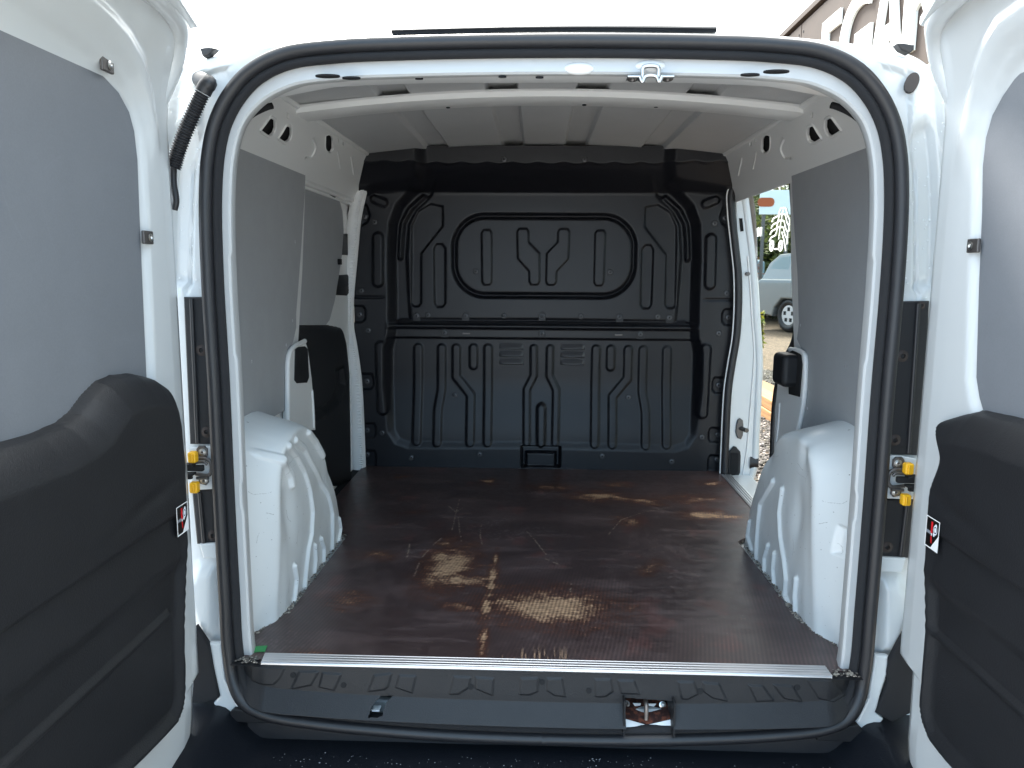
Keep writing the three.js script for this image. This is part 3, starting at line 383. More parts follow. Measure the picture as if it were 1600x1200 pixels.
  for (const [px, py] of [[727, 494], [650, 494], [694, 520], [847, 520], [847, 494]]) for (const s of px === 847 ? [0] : [0, 1]) { const p = P(px, py, 2, zb), x = s ? -p.x : p.x; part('screw_tab', plate('z', [[x - 0.016, p.y - 0.022], [x + 0.016, p.y - 0.022], [x + 0.016, p.y + 0.004], [x + 0.011, p.y + 0.014], [x, p.y + 0.018], [x - 0.011, p.y + 0.014], [x - 0.016, p.y + 0.004]], zb - 0.023 + h(x, p.y), 0.004, 0.0015), M.bulk, bh); }
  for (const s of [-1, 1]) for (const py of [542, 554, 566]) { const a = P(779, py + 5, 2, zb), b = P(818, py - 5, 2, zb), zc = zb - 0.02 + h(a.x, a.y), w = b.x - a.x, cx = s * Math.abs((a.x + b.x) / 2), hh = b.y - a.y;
    part('louvre', sheet(14, 8, (u, v) => { const e = Math.sin(Math.PI * clamp(u * 1.0)) ** 0.25, k = v < 0.85 ? v / 0.85 : (1 - v) / 0.15; return [cx + (u - 0.5) * w, a.y + hh * (1 - v), zc - 0.001 + 0.018 * k * e]; }), M.louvre = M.louvre || mat([0.06, 0.06, 0.064], 0.32), bh); }  // paler than the bulkhead plastic: sheen put into the colour
  for (const s of [-1, 1]) { const p = P(728, 521.5, 2, zb); part('clip_slot', box(s * Math.abs(p.x), p.y, zb - 0.017 + h(p.x, p.y), 0.032, 0.007, 0.004, 0.001), M.darkSteel, bh); }
}
// ================================================================ SIDE DOOR OPENINGS
// closed side door (left), seen from inside
{ const d = sub('closed_side_door', van); d.userData.label = 'closed side door with a grey lining panel over black trim';
  const xf = -0.815;
  part('door_frame', plate('x', [[-0.80, FY - 0.05], [-1.70, FY - 0.05], [-1.70, EYE + 0.33], [-0.80, EYE + 0.33]], xf, -0.03), M.paintIn, d);
  part('lining_panel', plate('x', X(xf + 0.014, [[470, 278], [483, 284], [519, 297], [530, 308], [536, 330], [538, 360], [535, 400], [529, 440], [524, 470], [516, 500], [510, 508], [455, 508], [440, 300]]), xf + 0.008, 0.004, 0.001), M.ply, d, 'smaller grey lining panel on the closed side door');
  part('panel_edge', plate('x', X(xf + 0.03, [[506, 296], [530, 303], [533, 306], [527, 309], [520, 305]]), xf + 0.012, 0.01, 0.002), M.dark, d);
  for (const l of [[[533, 366], [548, 365], [551, 368], [550, 396], [547, 399], [530, 398]], [[525, 430], [543, 429], [546, 433], [545, 458], [542, 462], [521, 461]]]) part('hole_cover', plate('x', X(xf + 0.004, l), xf + 0.001, 0.003, 0.001), M.trim, d);
  part('door_clip', box(...Object.values(P(531, 409, 0, xf + 0.02)), 0.01, 0.022, 0.03, 0.002), M.dark, d);
  // black lower trim, a rounded moulded panel with a pull
  const T = X(xf + 0.03, [[464, 507], [480, 506], [512, 505], [540, 511], [545, 530], [550, 580], [552, 700], [552, 760], [466, 760]]), bb = bbOf(T, 0.03);
  const scoop = X(xf + 0.05, [[545, 575], [548, 600], [540, 625], [520, 645], [495, 662], [470, 672], [470, 660], [500, 648], [525, 628], [535, 605], [533, 580]]);
  part('lower_trim', sheet(120, 110, (u, v) => { const z = lerp(bb[0], bb[1], u), y = lerp(bb[2], bb[3], v), s = sdPoly(z, y, T), t = clamp(-s / 0.05); let h = s > 0 ? -0.03 : 0.032 * Math.sqrt(1 - (1 - t) ** 2); h -= 0.02 * on(sdPoly(z, y, scoop), 0.012); return [xf + h - 0.003, y, z]; }, null, (a) => [a[2] * 8, a[1] * 8]), M.trim, d);
  const step = X(xf + 0.03, [[486, 690], [552, 690], [552, 745], [486, 745]]); part('step_trim', plate('x', step, xf + 0.004, 0.012, 0.004), M.trim, d);
  part('door_well', box(-0.80, FY - 0.02, -1.25, 0.10, 0.02, 0.84), M.dark, d);
  // ribbed seal and white pillar edge in front of the bulkhead
  const pp = [[571, 298], [562, 340], [556, 400], [550, 470], [550, 510], [556, 545], [563, 600], [567, 680], [569, 735]].map((q) => P(...q, 2, -1.645));
  part('front_pillar', sheet(60, 10, (u, v) => { const c = new THREE.CatmullRomCurve3(pp).getPoint(u), k = v * Math.PI; return [c.x - 0.026 - 0.030 * Math.cos(k), c.y, c.z - 0.02 + 0.024 * Math.sin(k)]; }), M.paintIn, d);
  const sp = pp.map((p) => new THREE.Vector3(p.x - 0.013, p.y, p.z + 0.001)); const cu = new THREE.CatmullRomCurve3(sp);
  const rs = []; for (let k = 0; k < 130; k++) { const p = cu.getPoint(k / 130); rs.push(box(p.x + 0.002 * (k % 2), p.y, p.z, 0.016, 0.0055, 0.012, 0.002)); } part('ribbed_seal', join(rs), M.paintIn, d).userData.kind = 'stuff';
}
// lower part of the pillar behind each side opening, with its black cover
{ const xl = -0.772, a = sub('side_pillar', van), L = (l) => X(xl, l);
  part('pillar_sheet', plate('x', L([[448, 560], [452, 546], [460, 541], [474, 533], [478, 545], [484, 590], [488, 640], [490, 672], [447, 672]]), xl + 0.004, -0.014, 0.003), M.paintIn, a);
  part('pillar_lip', tube([[447, 672], [447, 600], [448, 560], [453, 546], [474, 533]].map((q) => { const p = P(...q, 0, xl); p.x += 0.004; return p; }), 0.008, 40, 8), M.paintIn, a);
  part('cover_plate', plate('x', L([[457, 545], [461, 542], [473, 541], [477, 545], [479, 590], [476, 598], [460, 599], [456, 594]]), xl + 0.004, 0.005, 0.002), M.trim, a);
  for (const [x, y, r] of [[469, 602, 0.010], [477, 601, 0.007], [474, 630, 0.007], [471, 645, 0.012], [471, 632, 0.004]]) { const p = P(x, y, 0, xl + 0.005); part('pillar_hole_shade', cyl([xl + 0.0045, p.y, p.z], [1, 0, 0], r, 0.002, 16), M.dark, a); }  // dark discs paint the shade inside the holes
  part('pillar_rib', tube([[484, 610], [486, 640], [487, 668]].map((q) => { const p = P(...q, 0, xl); p.x += 0.006; return p; }), 0.006, 20, 8), M.paintIn, a);
  const b = sub('side_pillar', van), xr = 0.772, R = (l) => X(xr, l);
  part('pillar_sheet', plate('x', R([[1236, 545], [1252, 549], [1261, 556], [1260, 590], [1256, 640], [1245, 690], [1230, 720], [1212, 720], [1214, 640], [1218, 600], [1230, 570]]), xr - 0.004, 0.014, 0.003), M.paintIn, b);
  part('pillar_lip', tube([[1237, 546], [1252, 549], [1260, 556], [1261, 580], [1257, 635], [1246, 685]].map((q) => { const p = P(...q, 0, xr); p.x -= 0.004; return p; }), 0.008, 40, 8), M.paintIn, b);
  for (const [x, y, r, e] of [[1234, 652, 0.015, 1.4], [1230, 636, 0.005, 1], [1228, 610, 0.006, 1], [1236, 637, 0.004, 1]]) { const p = P(x, y, 0, xr - 0.005), g = cyl([0, 0, 0], [1, 0, 0], r, 0.002, 16); g.scale(1, e, 1); g.translate(xr - 0.0045, p.y, p.z); part('pillar_hole_shade', g, M.dark, b); }  // holes drawn as dark discs, their shade put into the colour
  part('pillar_rib', tube([[1222, 630], [1220, 660], [1217, 690]].map((q) => { const p = P(...q, 0, xr); p.x -= 0.006; return p; }), 0.005, 20, 8), M.paintIn, b);
  // black lock cover that stands out of the pillar
  const c = P(1233, 577, 2, -0.80), lk = box(c.x + 0.005, c.y, c.z, 0.085, 0.10, 0.11, 0.018); part('lock_cover', lk, M.trim, b, 'black plastic lock cover beside the side opening');
  part('lock_backing', plate('x', R([[1236, 552], [1244, 547], [1256, 553], [1258, 570], [1254, 620], [1238, 616]]), xr - 0.006, -0.006, 0.002), M.dark, b);
  part('opening_seal', tube([[1158, 292], [1180, 284], [1210, 273], [1228, 267], [1236, 270], [1238, 285], [1241, 330], [1246, 420], [1248, 480], [1247, 508], [1241, 535], [1230, 558], [1222, 580], [1214, 610], [1210, 650], [1208, 700], [1207, 740]].map((q, i) => (i < 3 ? P(...q, 1, EYE + 0.345 - i * 0.002) : P(...q, 0, 0.80))), 0.012, 160, 8), M.rubber, b);
  part('pillar_return', plate('z', [[0.79, FY], [0.90, FY], [0.90, EYE + 0.30], [0.79, EYE + 0.30]], -0.775, 0.01), M.paintIn, b);
  part('opening_sill', box(0.84, FY - 0.035, -1.22, 0.12, 0.05, 0.9, 0.01), M.paint, b);
}
// front jamb of the open side door
{ const d = sub('side_opening_jamb', van), zj = -1.665;
  part('jamb_sheet', plate('z', Z(zj, [[1149, 298], [1159, 292], [1163, 320], [1168, 360], [1173, 400], [1178, 450], [1181, 500], [1185, 540], [1186, 575], [1184, 620], [1180, 680], [1177, 730], [1170, 752], [1160, 768], [1146, 775], [1136, 765], [1130, 740], [1130, 640], [1140, 560], [1150, 500]]), zj - 0.03, 0.03, 0.006), M.paint, d);
  part('jamb_edge', tube([[1160, 292], [1164, 320], [1169, 360], [1174, 400], [1178, 450], [1181, 500], [1184, 540], [1185, 575], [1183, 620], [1180, 680], [1177, 730], [1168, 755], [1158, 775]].map((q) => P(...q, 2, zj - 0.012)), 0.019, 90, 10), M.paint, d);
  part('jamb_groove', tube([[1168, 400], [1172, 450], [1175, 500], [1178, 545], [1177, 580], [1172, 640], [1167, 700], [1160, 745]].map((q) => { const p = P(...q, 2, zj); p.z += 0.001; return p; }), 0.0035, 60, 6), M.paintIn, d);
  const sp = [[1150, 288], [1143, 300], [1143, 330], [1148, 380], [1153, 430], [1153, 490], [1150, 530], [1144, 565], [1138, 605], [1135, 650], [1133, 700], [1131, 745]];
  part('jamb_seal', tube(sp.map((q) => P(...q, 2, zj + 0.02)), 0.0165, 120, 10), M.rubber, d);
  part('jamb_seal_edge', tube(sp.map(([x, y]) => P(x - 6.5, y, 2, zj + 0.024)), 0.003, 120, 6), M.paintIn, d);
  const pl = (l, z, t, m, n, b = 0.003) => part(n, plate('z', Z(z, l), z - 0.002, t, b), m, d);
  pl([[1152, 656], [1156, 653], [1160, 656], [1161, 665], [1160, 680], [1157, 686], [1152, 684], [1149, 675], [1150, 665]], zj + 0.002, 0.012, M.darkSteel, 'striker_plate');
  part('striker_pin', cyl(Object.values(P(1162, 671, 2, zj + 0.03)), [0.3, 0, 1], 0.009, 0.05), M.darkSteel, d);
  pl([[1138, 706], [1146, 697], [1150, 698], [1156, 705], [1157, 712], [1156, 738], [1150, 748], [1142, 751], [1137, 745]], zj + 0.002, 0.01, M.trim, 'lock_pocket');
  pl([[1142, 708], [1154, 708], [1153, 736], [1147, 744], [1141, 742]], zj + 0.013, 0.002, M.dark, 'pocket_opening', 0);
  pl([[1155, 341], [1160, 341], [1162, 361], [1157, 362]], zj + 0.002, 0.006, M.dark, 'door_contact');
  part('small_stud', cyl(Object.values(P(1168, 428, 2, zj + 0.01)), [0, 0, 1], 0.008, 0.02), M.darkSteel, d);
  part('corner_buffer', cyl(Object.values(P(1178, 722, 2, zj - 0.01)), [1, 0, 0.2], 0.03, 0.035, 14, 0.022), M.rubber, d);
}
// ================================================================ REAR SILL, PILLARS, BUMPER
{ // moulded sill trim with pressed shields, cut out for the lock striker and the drain
  const zs = 0.0, S = (l) => Z(0.02, l);
  const lowS = SEAL.filter((p) => p[1] < EYE - 0.80 && p[0] >= 0).sort((a, b) => a[0] - b[0]);
  const bot = (x) => { const a = Math.abs(x); let y = lowS.at(-1)[1]; for (let i = 1; i < lowS.length; i++) if (lowS[i][0] >= a) { const p = lowS[i - 1], q = lowS[i]; y = lerp(p[1], q[1], clamp((a - p[0]) / (q[0] - p[0] + 1e-6))); break; } return Math.min(top - 0.004, y + 0.012); }, top = EYE - 0.851;
  const shields = [[[392, 1040], [447, 1040], [440, 1055], [430, 1065], [392, 1064]], [[470, 1046], [500, 1046], [488, 1066], [458, 1072]], [[506, 1048], [535, 1050], [524, 1074], [501, 1069]], [[586, 1052], [613, 1049], [608, 1068], [602, 1073], [577, 1076]], [[625, 1052], [651, 1053], [645, 1078], [620, 1070]], [[710, 1054], [736, 1055], [733, 1070], [717, 1080], [703, 1080]], [[744, 1055], [772, 1057], [770, 1082], [744, 1072]], [[814, 1057], [841, 1056], [840, 1076], [829, 1081], [812, 1081]], [[855, 1057], [878, 1057], [883, 1084], [866, 1082], [855, 1075]], [[929, 1058], [954, 1058], [957, 1076], [945, 1084], [930, 1084]], [[965, 1060], [990, 1060], [998, 1080], [970, 1079]], [[1058, 1062], [1083, 1062], [1089, 1080], [1073, 1088], [1064, 1087]], [[1097, 1063], [1122, 1065], [1134, 1091], [1112, 1086], [1099, 1077]], [[1168, 1067], [1190, 1068], [1206, 1090], [1180, 1091]], [[1206, 1066], [1236, 1068], [1250, 1092], [1222, 1086]], [[1258, 1058], [1298, 1060], [1322, 1088], [1300, 1092], [1276, 1086]]].map((l) => { const L = S(l); return { L, b: bbOf(L, 0.01) }; });
  const yb0 = P(700, 1091, 2, 0.02).y, yb1 = P(700, 1118, 2, 0.02).y;
  const cutA = S([[975, 1086], [1049, 1091], [1049, 1131], [975, 1131]]), cutB = S([[580, 1107], [585, 1094], [597, 1083], [617, 1082], [606, 1090], [602, 1105], [596, 1107]]);
  const surf = (x, y) => { const e = 0.5 * bot(x) + 0.5 * bot(0) - bot(0), q = y - e; // the bands follow the curved lower edge
    let z = 0.027; z += 0.004 * sm(top, yb0, q); z += 0.028 * clamp((yb0 + 0.003 - q) / (yb0 + 0.003 - yb1)); z -= 0.050 * sm(yb1 + 0.001, yb1 - 0.010, q); z += 0.004 * Math.sin((yb1 - q) * 420) * sm(yb1 - 0.008, yb1 - 0.014, q); z -= 0.030 * sm(0.60, 0.675, Math.abs(x));
    for (const s of shields) if (inBB(x, y, s.b)) z += 0.0028 * on(sdPoly(x, y, s.L), 0.002);
    return z; };
  const sp = sub('rear_sill_trim', van); sp.userData.label = 'black moulded sill trim below the load floor';
  part('sill_cover', sheet(560, 90, (u, v) => { const x = lerp(-0.674, 0.674, u), y = lerp(top, bot(x), v); return [x, y, surf(x, y)]; }, (u, v) => { const x = lerp(-0.674, 0.674, u), y = lerp(top, bot(x), v); return sdPoly(x, y, cutA) > -0.0 && sdPoly(x, y, cutB) > 0; }, (a) => [a[0] * 8, a[1] * 8]), M.trim, sp);
  part('sill_lip', sheet(200, 3, (u, v) => { const x = lerp(-0.68, 0.68, u); return [x, top - 0.002 * v, lerp(0.0, 0.027, v)]; }), M.trim, sp);
  for (const l of [[445, 1065], [537, 1070], [736, 1073], [847, 1066], [920, 1079], [1094, 1080], [1246, 1074]].slice(0, 7)) { const p = P(l[0] + (l[0] === 445 ? 13 : 0), l[1] - (l[0] === 445 ? 10 : 0), 2, 0.03); part('trim_clip', cyl([p.x, p.y, surf(p.x, p.y) + 0.001], [0, 0.3, 1], 0.006, 0.003, 12), M.dark, sp); }
  // pocket with the rusty striker
  const a = cutA, x0 = a[0][0], x1 = a[1][0], yt = a[1][1], yb = a[2][1], cx = (x0 + x1) / 2, pk = sub('lock_striker', van); pk.userData.label = 'rusty striker in the pocket of the sill';
  const pc = [box(x0 - 0.002, (yt + yb) / 2, 0.0, 0.004, 0.08, 0.11), box(x1 + 0.002, (yt + yb) / 2, 0.0, 0.004, 0.08, 0.11), box(cx, yt + 0.008, -0.02, x1 - x0, 0.004, 0.07), box(cx, (yt + yb) / 2 + 0.01, -0.055, x1 - x0, 0.08, 0.004)];
  part('pocket_wall', join(pc), M.trim, pk);
  const rustT = texture(256, 128, (u, v) => { const n = fbm(u * 14, v * 9, 4, 3), k = sm(0.35, 0.7, n); return [lerp(0.20, 0.42, k), lerp(0.10, 0.23, k), lerp(0.08, 0.16, k)]; });
  part('striker_base', sheet(20, 12, (u, v) => { const x = lerp(x0, x1, u), k = Math.abs(u - 0.5) * 2; return [x, lerp(yb + 0.024, yb - 0.004 + 0.014 * k, v), lerp(-0.05, 0.018, v)]; }), new THREE.MeshStandardMaterial({ map: rustT, roughness: 0.9, side: THREE.DoubleSide }), pk);
  part('painted_edge', sheet(20, 4, (u, v) => { const x = lerp(x0, x1, u), k = Math.abs(u - 0.5) * 2; return [x, lerp(yb - 0.005 + 0.014 * k, yb - 0.008, v), lerp(0.0185, 0.03, v)]; }), M.paint, pk);
  for (const s of [-1, 1]) { part('paint_patch', plate('z', [[cx + s * 0.008, yb + 0.022], [cx + s * 0.026, yb + 0.022], [cx + s * 0.021, yb + 0.015], [cx + s * 0.009, yb + 0.017]], -0.022, 0.002), M.paint, pk); part('striker_bolt', screw([cx + s * 0.04, yb + 0.020, -0.02], [0, 0.4, 1], 0.006), s > 0 ? M.steel : M.darkSteel, pk); }
  part('striker_bar', tube([[cx, yb + 0.036, -0.045], [cx, yb + 0.038, -0.005], [cx, yb + 0.034, 0.006], [cx, yb + 0.002, 0.010]], 0.0048, 40, 10), mat([0.30, 0.25, 0.22], 0.5, { metalness: 0.8 }), pk);
  part('drain_pocket', join([box(P(598, 1095, 2, 0.02).x, P(598, 1095, 2, 0.02).y, -0.03, 0.06, 0.05, 0.003)]), M.dark, sp);
  { const p = P(588, 1106, 2, 0.02); part('drain_lip', box(p.x + 0.001, p.y - 0.0005, 0.022, 0.017, 0.004, 0.02, 0.001), M.paint, sp); }
}
// black strips, hinge plates and door checks on the rear pillars
for (const s of [-1, 1]) {
  const pl = (l, z) => Z(z, l), zp = -0.020, g = sub('pillar_strip', van);
  const up = s < 0 ? [[287, 464], [330, 464], [340, 694], [297, 694]] : [[1402, 471], [1452, 470], [1440, 712], [1380, 709]];
  const lo = s < 0 ? [[300, 766], [342, 763], [348, 850], [308, 850]] : [[1379, 780], [1438, 782], [1424, 872], [1374, 870]];
  for (const l of [up, lo]) { part('strip_face', plate('z', pl(l, zp), zp - 0.008, 0.010, 0.003), M.black, g);
    const q = pl(l, zp), x0 = s < 0 ? lerp(q[0][0], q[1][0], 0.30) : lerp(q[0][0], q[1][0], 0.64), x1 = s < 0 ? lerp(q[3][0], q[2][0], 0.30) : lerp(q[3][0], q[2][0], 0.64);
    part('strip_fold', tube([[x0, q[0][1] - 0.004, zp + 0.003], [x1, q[3][1] + 0.004, zp + 0.003]], 0.005, 10, 8), M.black, g); }
  for (const q of s < 0 ? [[316, 547], [324, 674.5], [334, 836]] : [[1409, 556], [1397, 687], [1385, 854], [1439, 477]]) { const p = P(...q, 2, zp); part('strip_bolt', screw([p.x, p.y, zp + 0.003], [0, 0, 1], q[0] === 1439 ? 0.006 : 0.0095), mat([0.045, 0.035, 0.032], 0.5, { metalness: 0.4 }), g); }
  const h = sub('door_hinge', van); h.userData.label = s < 0 ? 'door check with yellow stops on the pillar of the door with the taller trim' : 'door check with yellow stops on the pillar nearer the shop';
  const hp = s < 0 ? [[294, 700], [318, 697], [337, 696], [339, 764], [300, 766]] : [[1384, 711], [1408, 712], [1440, 718], [1436, 780], [1382, 779]];
  part('hinge_plate', plate('z', pl(hp, -0.012), -0.018, 0.007, 0.002), M.paint, h);
  const c = s < 0 ? P(316, 731, 2, 0) : P(1403, 749, 2, 0), m = -s; // m points to the middle of the van
  const o = (dx, dy, dz) => [c.x + m * dx, c.y + dy, dz];
  part('check_bracket', join([plate('z', [[-0.010, 0.020], [0.006, 0.020], [0.010, 0.026], [0.010, 0.040], [0.004, 0.046], [-0.008, 0.046], [-0.013, 0.04], [-0.013, 0.026]].map(([a, b]) => [c.x + m * a, c.y + b]), -0.010, 0.006, 0.0015), plate('z', [[-0.012, -0.036], [0.004, -0.040], [0.009, -0.034], [0.008, -0.022], [-0.002, -0.018], [-0.012, -0.022]].map(([a, b]) => [c.x + m * a, c.y + b]), -0.010, 0.006, 0.0015),
    tube([o(-0.016, 0.018, -0.004), o(0.008, 0.020, 0.0), o(0.018, 0.014, 0.0), o(0.019, -0.008, 0.0), o(0.012, -0.016, 0.0), o(-0.016, -0.015, -0.004)], 0.0042, 60, 8), tube([o(-0.014, 0.012, 0.003), o(0.008, 0.013, 0.004), o(0.013, 0.008, 0.004)], 0.003, 24, 6), tube([o(-0.012, -0.022, 0.003), o(0.014, -0.021, 0.004)], 0.0034, 20, 6)]), M.darkSteel, h);
  part('check_arm', join([box(...o(-0.012, 0.001, 0.006), 0.036, 0.013, 0.012, 0.003), box(...o(-0.026, 0.009, 0.010), 0.026, 0.005, 0.02, 0.001), box(...o(-0.026, -0.011, 0.010), 0.026, 0.005, 0.02, 0.001), box(...o(-0.030, -0.018, 0.004), 0.018, 0.012, 0.01, 0.002)]), M.dark, h);
  for (const [dx, dy] of [[0.0, 0.033], [0.0, -0.029]]) part('check_bolt', screw(o(dx, dy, -0.004), [0, 0, 1], 0.0062), M.steel, h);
  for (const [dx, dy] of [[-0.014, 0.026], [-0.014, -0.040]]) part('yellow_stop', join([box(...o(dx, dy, 0.010), 0.018, 0.024, 0.018, 0.0045), box(...o(dx + 0.003, dy, 0.0205), 0.003, 0.018, 0.004, 0.0015)]), M.yellow, h);
  const fl = s < 0 ? [[306, 978], [316, 992], [328, 1010], [333, 1040], [342, 1090], [318, 1098], [300, 1098]] : [[1425, 968], [1402, 1008], [1388, 1035], [1385, 1050], [1387, 1066], [1380, 1086], [1368, 1113], [1394, 1128], [1430, 1110]];
  part('bumper_flap', plate('z', Z(0.004, fl), -0.006, 0.012, 0.003), M.fabric, van);
  const st = s < 0 ? [[312, 850], [342, 848], [346, 872], [318, 872]] : [[1375, 870], [1416, 872], [1410, 895], [1374, 893]]; part('pillar_foot', plate('z', pl(st, -0.012), -0.018, 0.008, 0.003), M.paint, van);
  const ft = s < 0 ? [[328, 1004], [346, 1004], [352, 1060], [375, 1104], [362, 1120], [345, 1116], [334, 1098], [344, 1086], [334, 1040]] : [[1366, 1022], [1387, 1024], [1386, 1050], [1376, 1080], [1368, 1112], [1380, 1122], [1368, 1140], [1350, 1148], [1334, 1134], [1356, 1090]];
  part('pillar_foot', plate('z', Z(-0.002, ft), -0.010, 0.012, 0.005), M.paint, van);
  const br = s < 0 ? [[360, 1112], [366, 1107], [430, 1116], [432, 1130], [358, 1128]] : [[1275, 1142], [1340, 1132], [1350, 1142], [1350, 1160], [1276, 1157]];
  part('bumper_bracket', plate('z', Z(0.01, br), -0.004, 0.016, 0.003), M.trim, van);
}
// wiring bellows on the left, rubber plug on the right
{ const hs = sub('wiring_bellows', van); hs.userData.label = 'ribbed black rubber wiring bellows'; const z = 0.02;
  const a = [[316, 146], [303, 175], [290, 205], [279, 235], [271, 262]].map((q) => P(...q, 2, z)), c = new THREE.CatmullRomCurve3(a), N = 29;
  const g = sheet(N * 10, 18, (u, v) => { const p = c.getPoint(u), t = c.getTangent(u), n = new THREE.Vector3(-t.y, t.x, 0).normalize(), r = 0.0138 + 0.0015 * Math.cos(u * N * 2 * Math.PI), q = v * 2 * Math.PI; return [p.x + n.x * r * Math.cos(q), p.y + n.y * r * Math.cos(q), p.z + r * Math.sin(q)]; });
  part('bellows', g, M.rubber, hs);
  part('bellows_elbow', tube([[317, 145], [322, 135], [326, 131]].map((q) => P(...q, 2, z)).concat([P(318, 126, 2, -0.005), P(312, 124, 2, -0.03)]), 0.0155, 40, 12), M.rubber, hs);
  part('wiring_cable', tube([[271, 262], [271, 285], [275, 315], [272, 328]].map((q) => P(...q, 2, z - 0.004)), 0.007, 30, 8), M.rubber, hs);
  const p = P(1422, 131, 2, -0.03); const gp = cyl([0, 0, 0], [-0.35, 0, 1], 0.013, 0.012, 20); gp.scale(0.95, 1.45, 1); gp.rotateZ(-0.28); gp.translate(p.x, p.y, -0.024); part('rubber_plug', gp, mat([0.05, 0.043, 0.04], 0.8), van);
}
// bumper
part('sill_skirt', sheet(120, 2, (u, v) => { const x = lerp(-0.66, 0.66, u), y = EYE - 0.985 + 0.026 * clamp(Math.abs(x) / 0.62) ** 3 + 0.02 * sm(0.58, 0.66, Math.abs(x)); return [x, lerp(y, EYE - 1.05, v), -0.006 + 0.004 * v]; }), M.rubber, van);
{ const g = sub('rear_bumper', van); g.userData.label = 'wet black rear bumper at the lower edge of the picture';
  const pr = [[-0.04, -1.043], [0.05, -1.045], [0.12, -1.052], [0.20, -1.062], [0.235, -1.075], [0.25, -1.10], [0.255, -1.2], [0.24, -1.28], [0.1, -1.30]];
  const c = new THREE.CatmullRomCurve3(pr.map(([z, y]) => new THREE.Vector3(0, y + EYE, z)), false, 'centripetal');
  part('bumper_skin', sheet(120, 60, (u, v) => { const x = lerp(-0.90, 0.90, u), p = c.getPoint(v), k = Math.abs(x) > 0.75 ? ((Math.abs(x) - 0.75) / 0.15) ** 2 * 0.12 : 0; return [x, p.y + 0.08 * sm(0.62, 0.72, Math.abs(x)) + 0.002 * (fbm(x * 6, v * 4, 3, 5) - 0.5) + 0.006 * sm(0.25, 0.28, v) * sm(0.62, 0.59, v) * on(Math.abs(x) - 0.45, 0.02), p.z - k]; }, null, (a) => [a[0] * 8, a[2] * 8]), M.bump = mat([0.008, 0.0095, 0.013], 0.36, { specularIntensity: 0.45, bumpMap: grain(1), bumpScale: 0.0003 }), g);
}
// ================================================================ OPEN REAR DOORS
const stickerTex = texture(96, 144, (u, v) => { const x = u, y = 1 - v; // generic warning pictogram: black field, red upright, white blob figure, white corner
  if (x < 0.06 || x > 0.94 || y < 0.04 || y > 0.96) return [0.92, 0.92, 0.92];
  if (x + (y - 0.3) * -1.0 > 1.06 - 0.0 && y > 0.66) return (Math.hypot(x - 0.75, y - 0.86) < 0.06 && Math.hypot(x - 0.75, y - 0.86) > 0.035) || (Math.abs(x - 0.58) < 0.02 && y > 0.80 && y < 0.9) ? [0.1, 0.1, 0.12] : [0.92, 0.92, 0.93];
  if (x + y > 1.42) return [0.92, 0.92, 0.93];
  const d1 = Math.hypot((x - 0.70) / 0.9, (y - 0.34) / 1.0), d2 = Math.hypot(x - 0.74, y - 0.20);
  if (Math.abs(d1 - 0.10) < 0.018) return [0.25, 0.27, 0.33];
  if (d1 < 0.16 || d2 < 0.07 || Math.hypot(x - 0.62, y - 0.50) < 0.07) return [0.88, 0.9, 0.93];
  if (x > 0.38 && x < 0.52 && y > 0.12 && y < 0.50) return [0.82, 0.12, 0.16];
  if (x > 0.42 && x < 0.5 && y >= 0.50 && y < 0.58) return [0.88, 0.88, 0.88];
  if (Math.abs(x - 0.46 - (y - 0.7) * 0.15) < 0.05 && y >= 0.58 && y < 0.82) return [0.75, 0.1, 0.12];
  if (x < 0.42 && Math.abs(y - 0.50 + 0.0 * x) < 0.05) return [0.5, 0.52, 0.55];
  return [0.03, 0.03, 0.026]; });
stickerTex.wrapS = stickerTex.wrapT = THREE.ClampToEdgeWrapping;
